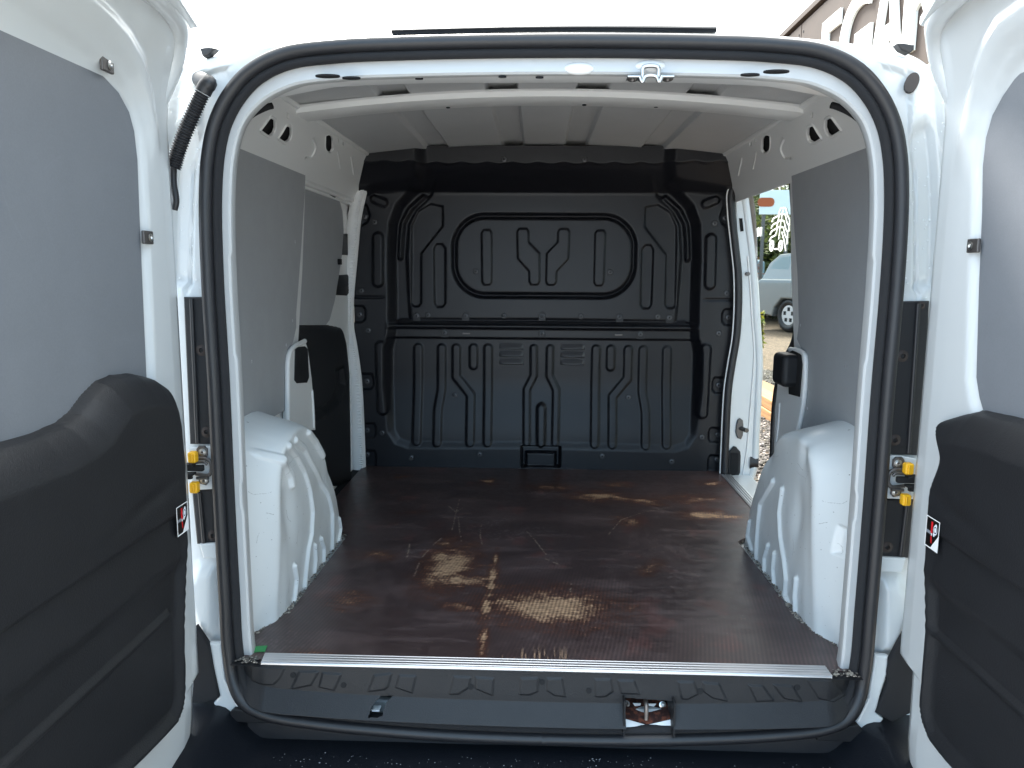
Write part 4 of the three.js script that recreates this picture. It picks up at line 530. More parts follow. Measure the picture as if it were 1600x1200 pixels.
function rearDoor(s) { // s = -1 left, 1 right; built in the plane x = s * 0.735, mirrored parts share the same numbers
  const d = sub('rear_door', van); d.userData.label = s < 0 ? 'rear door with the taller curved black trim, nearest the wiring bellows' : 'rear door on the shop side, with low black trim';
  const xi = 0.735, Xs = (x, l) => X(s * x, l);
  const side = (s < 0 ? Xs(xi, [[308, 1060], [307, 1120], [304, 1157], [295, 1182], [282, 1200], [255, 1232], [215, 1272]]) : Xs(xi, [[1419, 1040], [1414, 1112], [1411, 1150], [1412, 1175], [1416, 1202], [1430, 1240], [1456, 1278]])).filter((q, i, l) => !i || q[1] < Math.min(...l.slice(0, i).map((r) => r[1])) - 1e-4).map(([z, y]) => [Math.max(z, 0.036), y]);
  const zmin = (y) => { let z = 0.038; if (y < side[0][1]) { for (let i = 1; i < side.length; i++) if (y >= side[i][1]) { const t = (side[i - 1][1] - y) / (side[i - 1][1] - side[i][1]); return lerp(side[i - 1][0], side[i][0], t); } return side.at(-1)[0] + (side.at(-1)[1] - y) * 6; }
    const r = y - EYE; if (r > 0.30) z += 0.035 * sm(0.30, 0.42, r) + 0.075 * sm(0.415, 0.475, r); if (r > 0.47) z += (r - 0.47) * 1.2; return z; };
  const lean = (y) => 0.085 * clamp((y - EYE - 0.27) / 0.20, 0, 1.6) ** 1.8 - 0.012 * sm(EYE + 0.05, EYE - 0.6, y) * 0;
  const lining = s < 0 ? Xs(xi, [[-60, -40], [0, 5], [50, 38], [100, 70], [135, 94], [165, 118], [190, 145], [206, 175], [214, 205], [219, 250], [222, 330], [227, 450], [233, 590], [236, 640], [-60, 760]]) : Xs(xi, [[1660, 70], [1600, 103], [1580, 124], [1562, 150], [1546, 180], [1536, 215], [1531, 260], [1530, 330], [1525, 450], [1521, 590], [1526, 622], [1536, 655], [1660, 700]]);
  const y0 = side.at(-1)[1], y1 = EYE + 0.56, zf = 0.80;
  const prof = [[1, -0.075], [0, -0.075], [0, -0.060], [0, -0.020], [0.008, -0.006], [0.02, 0], [0.05, 0]];
  const NI = 90, NU = prof.length + NI;
  const shell = sheet(NU, 260, (u, v) => { const y = lerp(y0, y1, v), k = Math.round(u * NU), z0 = zmin(y); let z, x;
    if (k < prof.length) { const q = prof[k]; z = q[0] === 1 ? zf : z0 + q[0]; x = q[1]; } else { z = lerp(z0 + 0.05, zf, (k - prof.length + 1) / (NI + 1)); x = 0; }
    if (x === 0) { const dl = sdPoly(z, y, lining); x = -0.010 * on(dl - 0.014, 0.010); x += 0.010 * on(Math.abs(dl - 0.055) - 0.018, 0.014) * sm(EYE + 0.15, EYE + 0.3, y); x -= 0.004 * on(z - z0 - 0.028, 0.006); }
    return [s * (xi - lean(y) - x), y, z]; });
  part('door_shell', shell, M.paint, d);
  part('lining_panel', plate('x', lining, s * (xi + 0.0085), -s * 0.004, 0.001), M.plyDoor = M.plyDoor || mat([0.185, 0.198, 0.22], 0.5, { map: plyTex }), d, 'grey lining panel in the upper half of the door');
  // upper corner flange that laps over the roof edge when shut
  { const A = s < 0 ? [[310, 40], [297, 43], [284, 49], [273, 58]] : [[1437, 37], [1451, 41], [1466, 48], [1478, 58]], yF = EYE + 0.44, q = Y(yF, A).map(([a, b]) => [Math.abs(a), b]);
    const out = [...q, [0.745, 0.035], [0.765, 0.05], [0.765, 0.74], [0.56, 0.74], [0.613, 0.24]].map(([a, b]) => [s * a, b]);
    part('corner_flange', plate('y', out, yF, 0.014, 0.004), M.paint, d);
    part('flange_web', tube([[s * 0.775, EYE + 0.27, 0.07], [s * 0.722, EYE + 0.38, 0.058], [s * 0.695, EYE + 0.425, 0.085], [s * 0.672, EYE + 0.44, 0.13], [s * 0.65, EYE + 0.447, 0.25], [s * 0.64, EYE + 0.45, 0.6]], 0.02, 40, 12), M.paint, d);
    const h = s < 0 ? P(267, 19, 1, yF - 0.001) : P(1484, 12, 1, yF - 0.001); part('flange_plug', cyl([h.x, h.y, h.z], [0, -1, 0], 0.006, 0.003), M.dark, d); }
  // moulded lower trim
  const XT = (l) => l.map(([a, b, k = 0], i) => { const p = P(a, b, 0, s * (xi - k)); return i === 0 || i === l.length - 1 ? [0.95, p.y] : [p.z, p.y]; });
  const xt = xi - 0.045, T = s < 0 ? XT([[-60, 712], [0, 694], [50, 680], [90, 663], [112, 645], [132, 618], [152, 598], [175, 588], [205, 585], [232, 591], [250, 603], [267, 628, 0.01], [280, 652, 0.022], [284, 668, 0.026], [288, 740, 0.038], [291, 850, 0.038], [293, 980, 0.046], [295, 1060, 0.046], [294, 1085, 0.046], [290, 1112, 0.046], [279, 1140, 0.046], [258, 1164, 0.046], [222, 1202, 0.046], [170, 1252, 0.046], [100, 1320, 0.046]]) : XT([[1660, 680], [1600, 657], [1560, 648], [1535, 643], [1510, 648], [1480, 657], [1466, 664, 0.01], [1460, 676, 0.022], [1456, 720, 0.038], [1451, 800, 0.038], [1446, 880, 0.038], [1440, 980, 0.046], [1434, 1050, 0.046], [1431, 1100, 0.046], [1436, 1132, 0.046], [1449, 1166, 0.046], [1476, 1202, 0.046], [1520, 1250, 0.046], [1580, 1310, 0.046]]);
  const bz0 = 0.03, bz1 = zf, by0 = y0 - 0.02, by1 = EYE - 0.13, yA = EYE - 0.452, yB = EYE - 0.535, yC = EYE - 0.632;
  const trimH = (z, y) => { const sd = sdPoly(z, y, T), t = clamp(-sd / lerp(0.020, 0.055, s < 0 ? sm(EYE - 0.40, EYE - 0.27, y) : sm(EYE - 0.40, EYE - 0.31, y))); let h = sd > 0 ? -0.012 * sm(0, 0.004, sd) : 0.050 * lerp(Math.sqrt(1 - (1 - t) ** 2), t, 0.45); const k = sm(-0.012, -0.05, sd);
    h -= 0.007 * sm(yA + 0.0015, yA - 0.0015, y) * k; h += 0.007 * sm(yA - 0.006, yB, y) * sm(0, -0.06, sd) * 0.6; h -= 0.010 * sm(yB, yB - 0.03, y) * k;
    h += 0.006 * on(Math.abs(y - yC - 0.02 * (z - 0.45) * 0) - 0.006, 0.0022) * on(0.245 - z, 0.004) * k; h -= 0.004 * Math.exp(-(((z - 0.30) / 0.09) ** 2 + ((y - EYE + 0.40 + 0.1 * (z - 0.3)) / 0.014) ** 2)) * k;
    return h; };
  part('lower_trim', sheet(170, 220, (u, v) => { const z = lerp(bz0, bz1, u), y = lerp(by0, by1, v); return [s * (xi - 0.001 - trimH(z, y)), y, z]; }, (u, v) => sdPoly(lerp(bz0, bz1, u), lerp(by0, by1, v), T) < 0.02, (a) => [a[2] * 8, a[1] * 8]), M.trim, d, 'black moulded trim on the lower half of the door');
  // sticker, clips
  const st = s < 0 ? [[271, 795], [288, 786], [289, 825], [272, 832]] : [[1452, 808], [1474, 816], [1472, 859], [1449, 848]];
  const q = Xs(xt, st), sz = [Math.min(...q.map((p) => p[0])), Math.max(...q.map((p) => p[0]))], sy = [Math.min(q[2][1], q[3][1], q[1][1]), Math.max(q[0][1], q[1][1])], cy = (q[0][1] + q[1][1] + q[2][1] + q[3][1]) / 4, hh = 0.028, cz = (sz[0] + sz[1]) / 2 + 0.004, hw = 0.023;
  const hMax = Math.max(...[-1, 0, 1].flatMap((a) => [-1, 0, 1].map((b) => trimH(cz + a * hw, cy + b * hh))));
  const sg = sheet(6, 6, (u, v) => { const z = lerp(cz - hw, cz + hw, u), y = lerp(cy - hh, cy + hh, v); return [s * (xi - 0.001 - lerp(hMax, trimH(z, cy + hh), 0.5) - 0.0022), y, z]; }, null, (a, u, v) => [s < 0 ? 1 - u : u, v]);
  part('warning_sticker', sg, new THREE.MeshStandardMaterial({ map: stickerTex, roughness: 0.4, side: THREE.DoubleSide }), d, 'small warning sticker beside the hinge');
  for (const c of s < 0 ? [[228, 371], [164, 101]] : [[1524, 384]]) { const p = P(...c, 0, s * (xi - lean(EYE + (c[1] < 200 ? 0.31 : 0)))), x = p.x; const cl = sub('panel_clip', d);
    part('clip_plate', box(x - s * 0.003, p.y, p.z, 0.006, 0.024, 0.034, 0.002), M.darkSteel, cl); part('clip_bolt', screw([x - s * 0.007, p.y, p.z - 0.004], [-s, 0, 0], 0.006), M.steel, cl); }
}
rearDoor(-1); rearDoor(1);
// ================================================================ YARD AND SHOP
const single = (o, label, category, kind) => { o.userData.label = label; if (kind) o.userData.kind = kind; else o.userData.category = category; return o; };
{ const gt = texture(512, 512, (u, v, i, j) => { let best = 9, id = 0; const x = u * 40, y = v * 40, xi = Math.floor(x), yi = Math.floor(y); let b2 = 9;
    for (let a = -1; a <= 1; a++) for (let b = -1; b <= 1; b++) { const cx = (xi + a + 40) % 40, cy = (yi + b + 40) % 40, dx = xi + a + hsh(cx, cy, 1) - x, dy = yi + b + hsh(cx, cy, 2) - y, d = dx * dx + dy * dy; if (d < best) { b2 = best; best = d; id = cx * 41 + cy; } else if (d < b2) b2 = d; }
    const e = sm(0.02, 0.22, Math.sqrt(b2) - Math.sqrt(best)), t = hsh(id, 5, 3), w = hsh(id, 6, 4); const c = [lerp(0.34, 0.58, t), lerp(0.28, 0.50, t), lerp(0.215, 0.42, t)]; return c.map((q) => q * lerp(0.35, 1, e) * (0.9 + 0.2 * w)); });
  gt.repeat.set(1, 1);
  const g = new THREE.PlaneGeometry(160, 80); g.rotateX(-Math.PI / 2); g.translate(0, 0, -40); const uv = g.attributes.uv; for (let i = 0; i < uv.count; i++) uv.setXY(i, uv.getX(i) * 130, uv.getY(i) * 65);
  const m = new THREE.Mesh(g, new THREE.MeshStandardMaterial({ map: gt, roughness: 0.95, bumpMap: gt, bumpScale: 0.015 })); m.name = 'gravel_yard'; m.receiveShadow = true; scene.add(m); single(m, 'brown and grey gravel of the yard', null, 'structure');
  const ct = texture(256, 256, (u, v) => { const n = 0.62 + 0.16 * fbm(u * 9, v * 9, 4, 17); return [n, n * 0.985, n * 0.965]; }), cg = new THREE.PlaneGeometry(160, 80); cg.rotateX(-Math.PI / 2); cg.translate(0, 0.002, 40); const cu = cg.attributes.uv; for (let i = 0; i < cu.count; i++) cu.setXY(i, cu.getX(i) * 40, cu.getY(i) * 20);
  const cm = new THREE.Mesh(cg, new THREE.MeshStandardMaterial({ map: ct, roughness: 0.9 })); cm.name = 'added_bounce_ground'; cm.receiveShadow = true; scene.add(cm); single(cm, 'unseen pale ground behind the van, added to bounce light', null, 'structure');  // pale ground out of view, added to bounce light into the load bay
  // loose stones beside the van, where the open side door shows them
  const base = new THREE.IcosahedronGeometry(1, 1), a = base.attributes.position; for (let i = 0; i < a.count; i++) { const k = 0.8 + 0.35 * vn(a.getX(i) * 2 + 9, a.getY(i) * 2 + a.getZ(i) * 1.7 + 9, 3); a.setXYZ(i, a.getX(i) * k, a.getY(i) * k * 0.62, a.getZ(i) * k); } base.computeVertexNormals();
  const N = 22000, im = new THREE.InstancedMesh(base, new THREE.MeshStandardMaterial({ color: 0xffffff, roughness: 0.85 }), N), q = new THREE.Quaternion(), e = new THREE.Euler(), mt = new THREE.Matrix4(), c = new THREE.Color();
  for (let i = 0; i < N; i++) { const z = lerp(-1.9, -9.6, Math.pow(rnd(), 0.8)), x = rr(0.95, 2.18), s = rr(0.008, 0.017); e.set(rr(-0.5, 0.5), rr(0, 6.3), rr(-0.5, 0.5)); mt.compose(new THREE.Vector3(x, rr(0.002, 0.014), z), q.setFromEuler(e), new THREE.Vector3(s * rr(0.8, 1.4), s, s)); im.setMatrixAt(i, mt);
    const t = rnd(), k = t < 0.25 ? rr(0.02, 0.05) : t < 0.85 ? rr(0.07, 0.17) : rr(0.2, 0.34); c.setRGB(k * 1.08, k * 0.94, k * rr(0.74, 0.92)); im.setColorAt(i, c); }
  im.name = 'gravel_stones'; im.castShadow = im.receiveShadow = true; scene.add(im); single(im, 'loose pebbles lying between the van and the shop', null, 'stuff');
}
{ // shop front along the kerb side
  const XF = 2.36, o = thing('shop_building', 'shop front with mirror-like windows below a brown sign board with big white letters', 'building');
  const zA = -14, zB = 4, brown = texture(256, 128, (u, v) => { const n = 0.9 + 0.16 * fbm(u * 24, v * 12, 4, 8) ; return [0.255 * n, 0.205 * n, 0.172 * n]; });
  part('wall', box(XF + 1.5, 1.9, (zA + zB) / 2, 2.7, 3.6, zB - zA), mat([0.30, 0.27, 0.23], 0.9), o);
  const bm = new THREE.MeshStandardMaterial({ map: brown, roughness: 0.75, side: THREE.DoubleSide }), sx = 2.30;
  const tl = P(1225, 50, 0, sx), bt = P(1477, 90, 0, sx), sy1 = tl.y, sy0 = bt.y;
  const joints = [zA, P(1206, 60, 0, sx).z, P(1252, 40, 0, sx).z, P(1482, 80, 0, sx).z, 0.6, zB];
  const sb = sub('sign_board', o); sb.userData.label = 'brown sign board';
  for (let k = 1; k < joints.length; k++) { const za = joints[k - 1] + 0.008, zb = joints[k] - 0.008; part('board_panel', box(sx + 0.02, (sy0 + sy1 - 0.06) / 2, (za + zb) / 2, 0.03, sy1 - sy0 - 0.10, zb - za, 0.002), bm, sb); for (const y of [sy0 + 0.08, sy1 - 0.16]) for (const z of [za + 0.05, zb - 0.05]) part('panel_screw', cyl([sx + 0.004, y, z], [-1, 0, 0], 0.012, 0.004, 10), M.dark, sb); }
  part('board_backing', box(sx + 0.05, (sy0 + sy1) / 2, (zA + zB) / 2, 0.03, sy1 - sy0 - 0.02, zB - zA - 0.02), M.dark, sb);
  part('board_cap', box(sx + 0.015, sy1 - 0.022, (zA + zB) / 2, 0.06, 0.05, zB - zA, 0.004), bm, sb);
  part('fascia_trim', join([box(sx + 0.0, sy0 - 0.03, (zA + zB) / 2, 0.10, 0.04, zB - zA, 0.004), box(sx + 0.03, sy0 - 0.08, (zA + zB) / 2, 0.08, 0.05, zB - zA, 0.004)]), mat([0.66, 0.60, 0.46], 0.5), o);
  const font = await new FontLoader().loadAsync('fonts/droid/droid_sans_bold.typeface.json'), lm = mat([0.82, 0.81, 0.76], 0.5), yTop = P(1288, 37, 0, sx).y, yBot = P(1466, 57, 0, sx).y;
  for (const [ch, pa, pb] of [['E', 1287, 1314], ['G', 1315, 1363], ['A', 1364, 1411], ['K', 1413, 1484]]) { const g = new TextGeometry(ch, { font, size: 1, depth: 0.02, curveSegments: 8 }); g.computeBoundingBox(); const b = g.boundingBox, za = P(pa, 60, 0, sx).z, zb = P(pb, 60, 0, sx).z, p = g.attributes.position;
    for (let i = 0; i < p.count; i++) { const u = (p.getX(i) - b.min.x) / (b.max.x - b.min.x), v = (p.getY(i) - b.min.y) / (b.max.y - b.min.y); p.setXYZ(i, sx + 0.002 - p.getZ(i), lerp(yBot, yTop, v), lerp(za, zb, u)); } g.computeVertexNormals(); part('sign_letter', g, lm, sb); }
  // glazing
  const glass = new THREE.MeshPhysicalMaterial({ color: lin(0.52, 0.56, 0.52), metalness: 1, roughness: 0.015 }), gy0 = 0.19, gy1 = sy0 - 0.11;
  const zs = [zA, -10.6, -4.6, -1.6, 1.4, zB];
  for (let k = 1; k < zs.length; k++) { part('window_pane', box(XF + 0.014, (gy0 + gy1) / 2, (zs[k - 1] + zs[k]) / 2, 0.02, gy1 - gy0, zs[k] - zs[k - 1] - 0.06), glass, o, k === 2 ? 'mirror-like window pane with white line drawing' : undefined); part('window_mullion', box(XF, (gy0 + gy1) / 2, zs[k], 0.05, gy1 - gy0, 0.06, 0.004), M.trim, o); }
  // white film lettering and the drawing of a rig of wheels on the pane
  const film = mat([0.85, 0.84, 0.78], 0.6), dz = XF + 0.001;
  { const g = new TextGeometry('HUDSON', { font, size: 1, depth: 0.004, curveSegments: 6 }); g.computeBoundingBox(); const b = g.boundingBox, a0 = P(1162, 358, 0, dz), a1 = P(1190, 371, 0, dz), p = g.attributes.position; const za = P(1155, 365, 0, dz).z, zb = P(1190, 365, 0, dz).z, ya = P(1178, 371, 0, dz).y, yb = P(1178, 357, 0, dz).y;
    for (let i = 0; i < p.count; i++) { const u = (p.getX(i) - b.min.x) / (b.max.x - b.min.x), v = (p.getY(i) - b.min.y) / (b.max.y - b.min.y); p.setXYZ(i, dz - p.getZ(i) - 0.001, lerp(ya, yb, v), lerp(za, zb, u)); } g.computeVertexNormals(); part('window_lettering', g, film, o); }
  const ln = (l, w) => { const c = new THREE.CatmullRomCurve3(l.map((q) => P(...q, 0, dz)), false, 'catmullrom', 0.2); return sheet(24, 1, (u, v) => { const p = c.getPoint(u), t = c.getTangent(u), nx = -t.y, ny = t.z, L = Math.hypot(nx, ny) || 1; return [dz - 0.003, p.y + (v - 0.5) * w * ny / L * 0.6, p.z + (v - 0.5) * w * nx / L]; }); };
  const gl = []; for (const [dx, dy] of [[0, 0], [-1, 10], [-3, 20], [-4, 30]]) { gl.push(ln([[1206 + dx, 347 + dy], [1209 + dx, 341 + dy], [1216 + dx, 337 + dy], [1220 + dx, dy ? 325 + dy : 326], [1228 + dx, 325 + dy], [1231 + dx, 337 + dy], [1234 + dx, 343 + dy], [1234 + dx, 352 + dy]], 0.022)); } gl.push(ln([[1217, 374], [1220, 350], [1224, 328]], 0.02), ln([[1222, 362], [1226, 378], [1228, 392]], 0.025), ln([[1210, 389], [1220, 389]], 0.025));
  part('window_drawing', join(gl), film, o).userData.kind = 'stuff';
  for (const px of [1206, 1220]) { const c = P(px, 384, 0, dz), r = Math.abs(P(px, 375, 0, dz).y - c.y), g = new THREE.RingGeometry(r * 0.28, r, 24); g.rotateY(-Math.PI / 2); g.scale(1, 1, 1.35); g.translate(dz - 0.003, c.y, c.z); part('drawn_wheel', g, film, o); }
}
{ // timber edging along the shop
  const wt = texture(512, 128, (u, v) => { const g = fbm(u * 5, v * 40, 4, 71), r = Math.sin((v * 9 + 1.2 * fbm(u * 3, v * 3, 3, 72)) * 6); const k = 0.72 + 0.25 * g + 0.06 * r; return [0.70 * k, 0.51 * k, 0.31 * k]; });
  const tm = new THREE.MeshStandardMaterial({ map: wt, roughness: 0.8 });
  [[-5.3, -3.4], [-8.9, -5.32]].forEach(([b, a], i) => { const o = thing('timber_edging', i ? 'pale timber sleeper at the foot of the shop windows, showing through the side door' : 'pale timber sleeper at the near end of the shop windows', 'timber', [2.25, 0, (a + b) / 2]); const g = new RoundedBoxGeometry(0.17, 0.10, b - a < 0 ? a - b : b - a, 2, 0.006), p = g.attributes.position, uv = g.attributes.uv; for (let k = 0; k < p.count; k++) uv.setXY(k, p.getZ(k) / 1.2, (p.getX(k) + p.getY(k)) / 0.4);
    const u = g.clone(); g.translate(0.02, 0.05, 0); u.translate(0.035, 0.155, 0); part('lower_board', g, tm, o); part('upper_board', u, tm, o); });
}
// ---- things that stand ahead of the van and show in the shop window; V(px, py, D) is a point at distance D along the reflected view
const V = (px, py, D) => { const p = P(px, py, 2, 1.57 - D); p.x = 2 * 2.364 - p.x; return p; };
{ // silver saloon car, standing parallel to the van
  const o = thing('parked_car', 'silver blue saloon car mirrored in the shop window', 'car', [-1.12, 0, -16.9]); o.rotation.y = -0.38; o.scale.setScalar(1.28);
  const cp = mat([0.20, 0.22, 0.23], 0.25, { clearcoat: 1, metalness: 0.3 }), gm = mat([0.10, 0.16, 0.18], 0.05, { clearcoat: 1 });
  const side = [[-0.88, 0.34], [-0.92, 0.62], [-0.88, 0.92], [-0.75, 0.98], [0.0, 0.98], [1.7, 0.96], [2.55, 0.88], [3.05, 0.74], [3.12, 0.5], [3.08, 0.30], [2.75, 0.26], [2.70, 0.45], [2.52, 0.60], [2.28, 0.60], [2.12, 0.45], [2.06, 0.24], [0.40, 0.24], [0.34, 0.45], [0.16, 0.62], [-0.12, 0.62], [-0.30, 0.45], [-0.36, 0.28]];
  const f = (l, x, th, b) => plate('x', l, x, th, b, { seg: 3 });
  part('body', f(side, 0, -1.72, 0.03), cp, o);
  const cab = [[-0.82, 0.95], [-0.66, 1.28], [-0.42, 1.44], [0.25, 1.48], [0.85, 1.47], [1.25, 1.40], [2.0, 0.94]];
  const cg = f(cab, -0.06, -1.58, 0.02), ca = cg.attributes.position; for (let i = 0; i < ca.count; i++) { const y = ca.getY(i), k = clamp((y - 0.95) / 0.5); ca.setX(i, -0.85 + (ca.getX(i) + 0.85) * (1 - 0.12 * k)); } cg.computeVertexNormals(); part('cabin', cg, cp, o);
  const win = (l) => { const g = f(l, -0.045, -0.012, 0.004), a = g.attributes.position; for (let i = 0; i < a.count; i++) { const k = clamp((a.getY(i) - 0.95) / 0.5); a.setX(i, a.getX(i) - 0.095 * k); } g.computeVertexNormals(); return g; };
  for (const l of [[[-0.70, 1.0], [-0.56, 1.28], [-0.36, 1.39], [-0.06, 1.41], [-0.10, 1.0]], [[-0.04, 1.0], [0.0, 1.41], [0.28, 1.41], [0.30, 1.0]], [[0.36, 1.0], [0.36, 1.40], [0.85, 1.41], [0.90, 1.0]], [[0.97, 1.0], [0.93, 1.41], [1.2, 1.35], [1.78, 0.99]]]) { const w = part('side_window', win(l), gm, o), cz = l.reduce((a, q) => a + q[0], 0) / l.length, cy = l.reduce((a, q) => a + q[1], 0) / l.length, g = win(l.map(([z, y]) => [cz + (z - cz) * 1.22, cy + (y - cy) * 1.2])); g.translate(-0.006, 0, 0); part('window_seal', g, M.dark, w); }
  for (const z of [0.02, 2.4]) for (const x of [-0.10, -1.62]) { const w = sub('wheel', o); part('tyre', new THREE.TorusGeometry(0.245, 0.085, 10, 28).rotateY(Math.PI / 2).translate(x, 0.32, z), M.rubber, w); part('rim', cyl([x + (x > -0.5 ? 0.03 : -0.03), 0.32, z], [1, 0, 0], 0.19, 0.05, 20), M.alu, w); for (let k = 0; k < 5; k++) { const a = k * 1.2566; part('spoke_gap', box(x + (x > -0.5 ? 0.056 : -0.056), 0.32 + 0.11 * Math.cos(a), z + 0.11 * Math.sin(a), 0.004, 0.07, 0.07, 0.001), M.dark, w); } }
  for (const z of [0.18, 0.92]) part('door_handle', box(0.004, 0.86, z, 0.02, 0.025, 0.14, 0.004), cp, o);
  part('side_moulding', box(0.006, 0.55, 1.2, 0.014, 0.03, 1.5, 0.004), M.trim, o);
}
{ // panel van, board, hedge
  const p = V(1122, 396, 23.5), o = thing('parked_van', 'blue grey box van behind the silver car, mirrored in the shop window', 'van', [p.x, 0, p.z]), c = mat([0.20, 0.30, 0.35], 0.5);
  part('box_body', box(0, 1.5, 0, 1.6, 2.1, 2.6, 0.06), c, o); part('cab', box(0, 1.1, 1.75, 1.6, 1.3, 0.9, 0.12), c, o); part('windscreen', box(0.4, 1.45, 2.1, 0.9, 0.5, 0.25, 0.03), M.gloss, o);
  for (const x of [-0.72, 0.72]) for (const z of [-0.8, 1.6]) part('wheel', cyl([x, 0.33, z], [1, 0, 0], 0.33, 0.2, 20), M.rubber, o);
  const b0 = V(1186, 335, 20.2), b1 = V(1242, 297, 20.2), bo = thing('hoarding', 'pale board on posts with a red label, mirrored in the shop window', 'board', [(b0.x + b1.x) / 2, 0, b0.z]), w = Math.abs(b0.x - b1.x), h = b1.y - b0.y;
  part('board_face', box(0, (b0.y + b1.y) / 2, 0, w, h, 0.04, 0.005), mat([0.72, 0.80, 0.80], 0.6), bo); for (const s of [-0.35, 0.35]) part('post', box(s * w, b0.y / 2, -0.05, 0.08, b0.y + 0.2, 0.05, 0.004), M.darkSteel, bo);
  const r0 = V(1183, 323, 20.2), r1 = V(1210, 309, 20.2), rw = Math.abs(r0.x - r1.x), rh = r1.y - r0.y; part('red_label', plate('z', rectPts(-rw / 2, rw / 2, -rh / 2, rh / 2, rh * 0.45).map(([a, b]) => [a + (r0.x + r1.x) / 2 - bo.position.x, b + (r0.y + r1.y) / 2]), 0.022, 0.01, 0.002), mat([0.36, 0.08, 0.02], 0.6), bo);
}
function leafy(name, label, cat, x, z, w, h, d, n, cols, ls, group) {
  const o = thing(name, label, cat, [x, 0, z], group);
  part('trunk', tube([[0, 0, 0], [rr(-0.1, 0.1) * w, h * 0.35, 0], [rr(-0.15, 0.15) * w, h * 0.75, 0.1]], Math.max(0.01, 0.03 * w), 12, 7), mat([0.09, 0.07, 0.05], 0.9), o);
  const lobes = Array.from({ length: 9 }, () => [rr(-0.5, 0.5) * w * 0.7, rr(0.2, 0.85) * h, rr(-0.5, 0.5) * d * 0.7, rr(0.25, 0.42)]), pos = [], nor = [], col = [];
  for (let i = 0; i < n; i++) { const L = lobes[i % 9], th = rnd() * 6.283, cz = rr(-1, 1), r = Math.pow(rnd(), 0.4), s = Math.sqrt(1 - cz * cz), c = [L[0] + r * s * Math.cos(th) * w * L[3], L[1] + r * cz * h * L[3] * 0.7, L[2] + r * s * Math.sin(th) * d * L[3]]; if (c[1] < 0.02) continue;
    const a = new THREE.Vector3(rr(-1, 1), rr(-1, 1), rr(-1, 1)).normalize().multiplyScalar(ls * rr(0.6, 1.3)), b = new THREE.Vector3(rr(-1, 1), rr(-1, 1), rr(-1, 1)).cross(a).normalize().multiplyScalar(ls * 0.45), nn = a.clone().cross(b).normalize(), k = cols[Math.floor(rnd() * cols.length)], t = rr(0.75, 1.25);
    for (const q of [[-1, 0], [0, -1], [1, 0], [-1, 0], [1, 0], [0, 1]]) { pos.push(c[0] + a.x * q[0] + b.x * q[1], c[1] + a.y * q[0] + b.y * q[1], c[2] + a.z * q[0] + b.z * q[1]); nor.push(nn.x, nn.y, nn.z); col.push(k[0] * t, k[1] * t, k[2] * t); } }
  const g = new THREE.BufferGeometry(); g.setAttribute('position', new THREE.Float32BufferAttribute(pos, 3)); g.setAttribute('normal', new THREE.Float32BufferAttribute(nor, 3)); g.setAttribute('color', new THREE.Float32BufferAttribute(col, 3));
  const m = part('crown', g, M.leaf = M.leaf || new THREE.MeshPhysicalMaterial({ vertexColors: true, roughness: 0.8, side: THREE.DoubleSide, transmission: 0.3, thickness: 0 }), o); m.userData.kind = 'stuff'; return o;
}
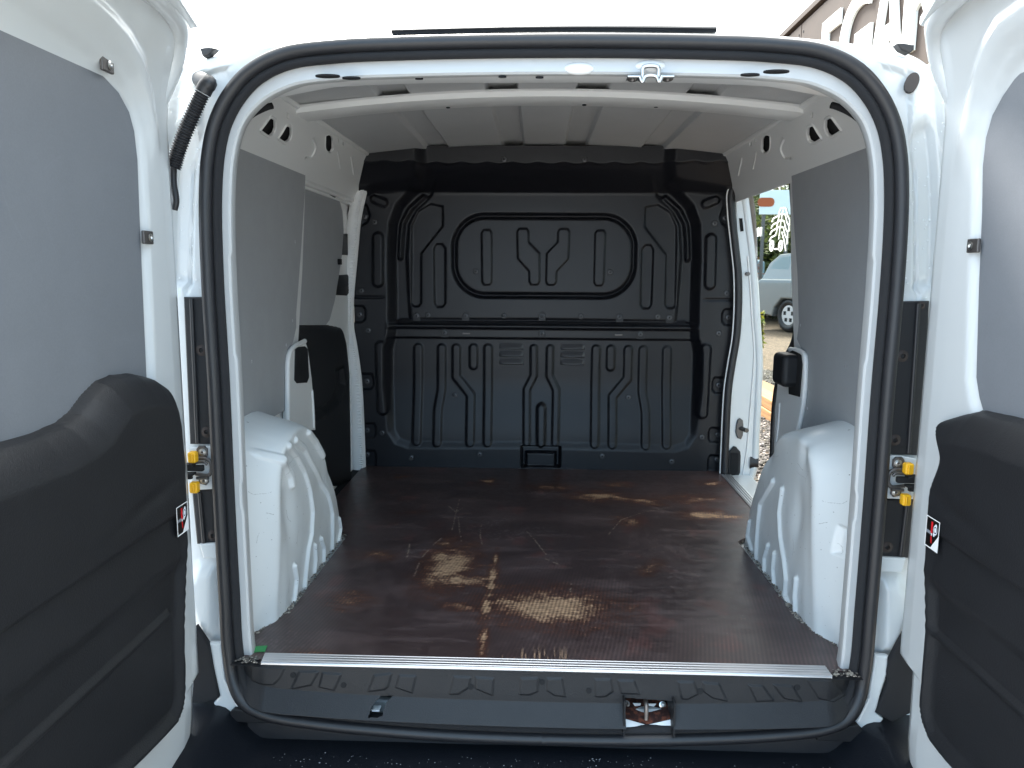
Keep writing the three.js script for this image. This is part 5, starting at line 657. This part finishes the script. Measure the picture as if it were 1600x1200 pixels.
{ const G = [[0.07, 0.085, 0.03], [0.12, 0.125, 0.035], [0.05, 0.07, 0.025]], YG = [[0.17, 0.18, 0.03], [0.13, 0.16, 0.03], [0.09, 0.12, 0.03]];
  const at = (px, D) => V(px, 424, D);
  [[1150, 26, 4.4, 5.2, G, 'dark green tree on the left of the window reflection'], [1196, 24.5, 3.8, 3.0, YG, 'yellow green bush behind the red label in the window reflection'], [1232, 24, 3.4, 2.8, G, 'low dark hedge bush under the drawn wheels in the window reflection'], [1222, 29, 6, 5.4, G, 'tall tree behind the pale board in the window reflection'], [1176, 25, 4.5, 4.6, G, 'rounded green tree left of the red label in the window reflection'], [1262, 22.5, 4, 4.0, YG, 'bush at the right edge of the window reflection'], [1212, 24.5, 5.5, 3.9, YG, 'broad hedge bush directly behind the silver car in the window reflection']].forEach(([px, D, w, h, c, l]) => { const p = at(px, D); leafy('tree', l, 'tree', p.x, p.z, w, h, w, 5200, c, 0.09); });
  const s = at(1176, 20.6); leafy('shrub', 'small rust coloured shrub beside the tail of the silver car', 'shrub', s.x, s.z, 0.5, 1.75, 0.5, 700, [[0.30, 0.12, 0.05], [0.22, 0.08, 0.04]], 0.04);
  const y = at(1193, 13.2); leafy('weed', 'yellow green weed growing from the gravel by the silver car', 'plant', y.x, y.z, 0.16, 0.75, 0.16, 160, [[0.30, 0.30, 0.03], [0.2, 0.26, 0.04]], 0.05);
}
// rain on the bumper and on the painted pillars
{ const g = new THREE.SphereGeometry(1, 8, 5, 0, Math.PI * 2, 0, Math.PI / 2), put = (n, fn, parent, m) => { const im = new THREE.InstancedMesh(g, m, n), mt = new THREE.Matrix4(), q = new THREE.Quaternion(); for (let i = 0; i < n; i++) { const [p, nor, s] = fn(); mt.compose(V3(p), q.setFromUnitVectors(new THREE.Vector3(0, 1, 0), V3(nor).normalize()), new THREE.Vector3(s, s * 0.45, s * rr(0.8, 1.3))); im.setMatrixAt(i, mt); } im.name = 'rain_drop'; im.userData.kind = 'stuff'; parent.add(im); };
  const bp = van.children.find((c) => c.name === 'rear_bumper'), wet = mat([0.30, 0.31, 0.33], 0.08);
  put(650, () => { const x = rr(-0.66, 0.66), z = 0.015 + 0.17 * rnd(), y = EYE - 1.0448 - 0.007 * sm(0.05, 0.12, z); return [[x, y, z], [0, 1, 0], rr(0.0005, 0.0014) * (rnd() < 0.1 ? 1.6 : 1)]; }, bp, wet);
  put(160, () => { const s = rnd() < 0.5 ? -1 : 1, y = EYE + rr(-0.05, 0.40), x = rr(0.71, 0.82); return [[s * x, y, frameH(x, y) + 0.0005], [0, 0, 1], rr(0.001, 0.0026)]; }, van, mat([0.75, 0.78, 0.8], 0.05, { clearcoat: 1 }));
}
// coarse grain on the moulded plastics is laid in metres
for (const m of [M.trim, M.bulk, M.bump]) m.bumpMap.repeat.set(1, 1);
renderer.render(scene, camera);
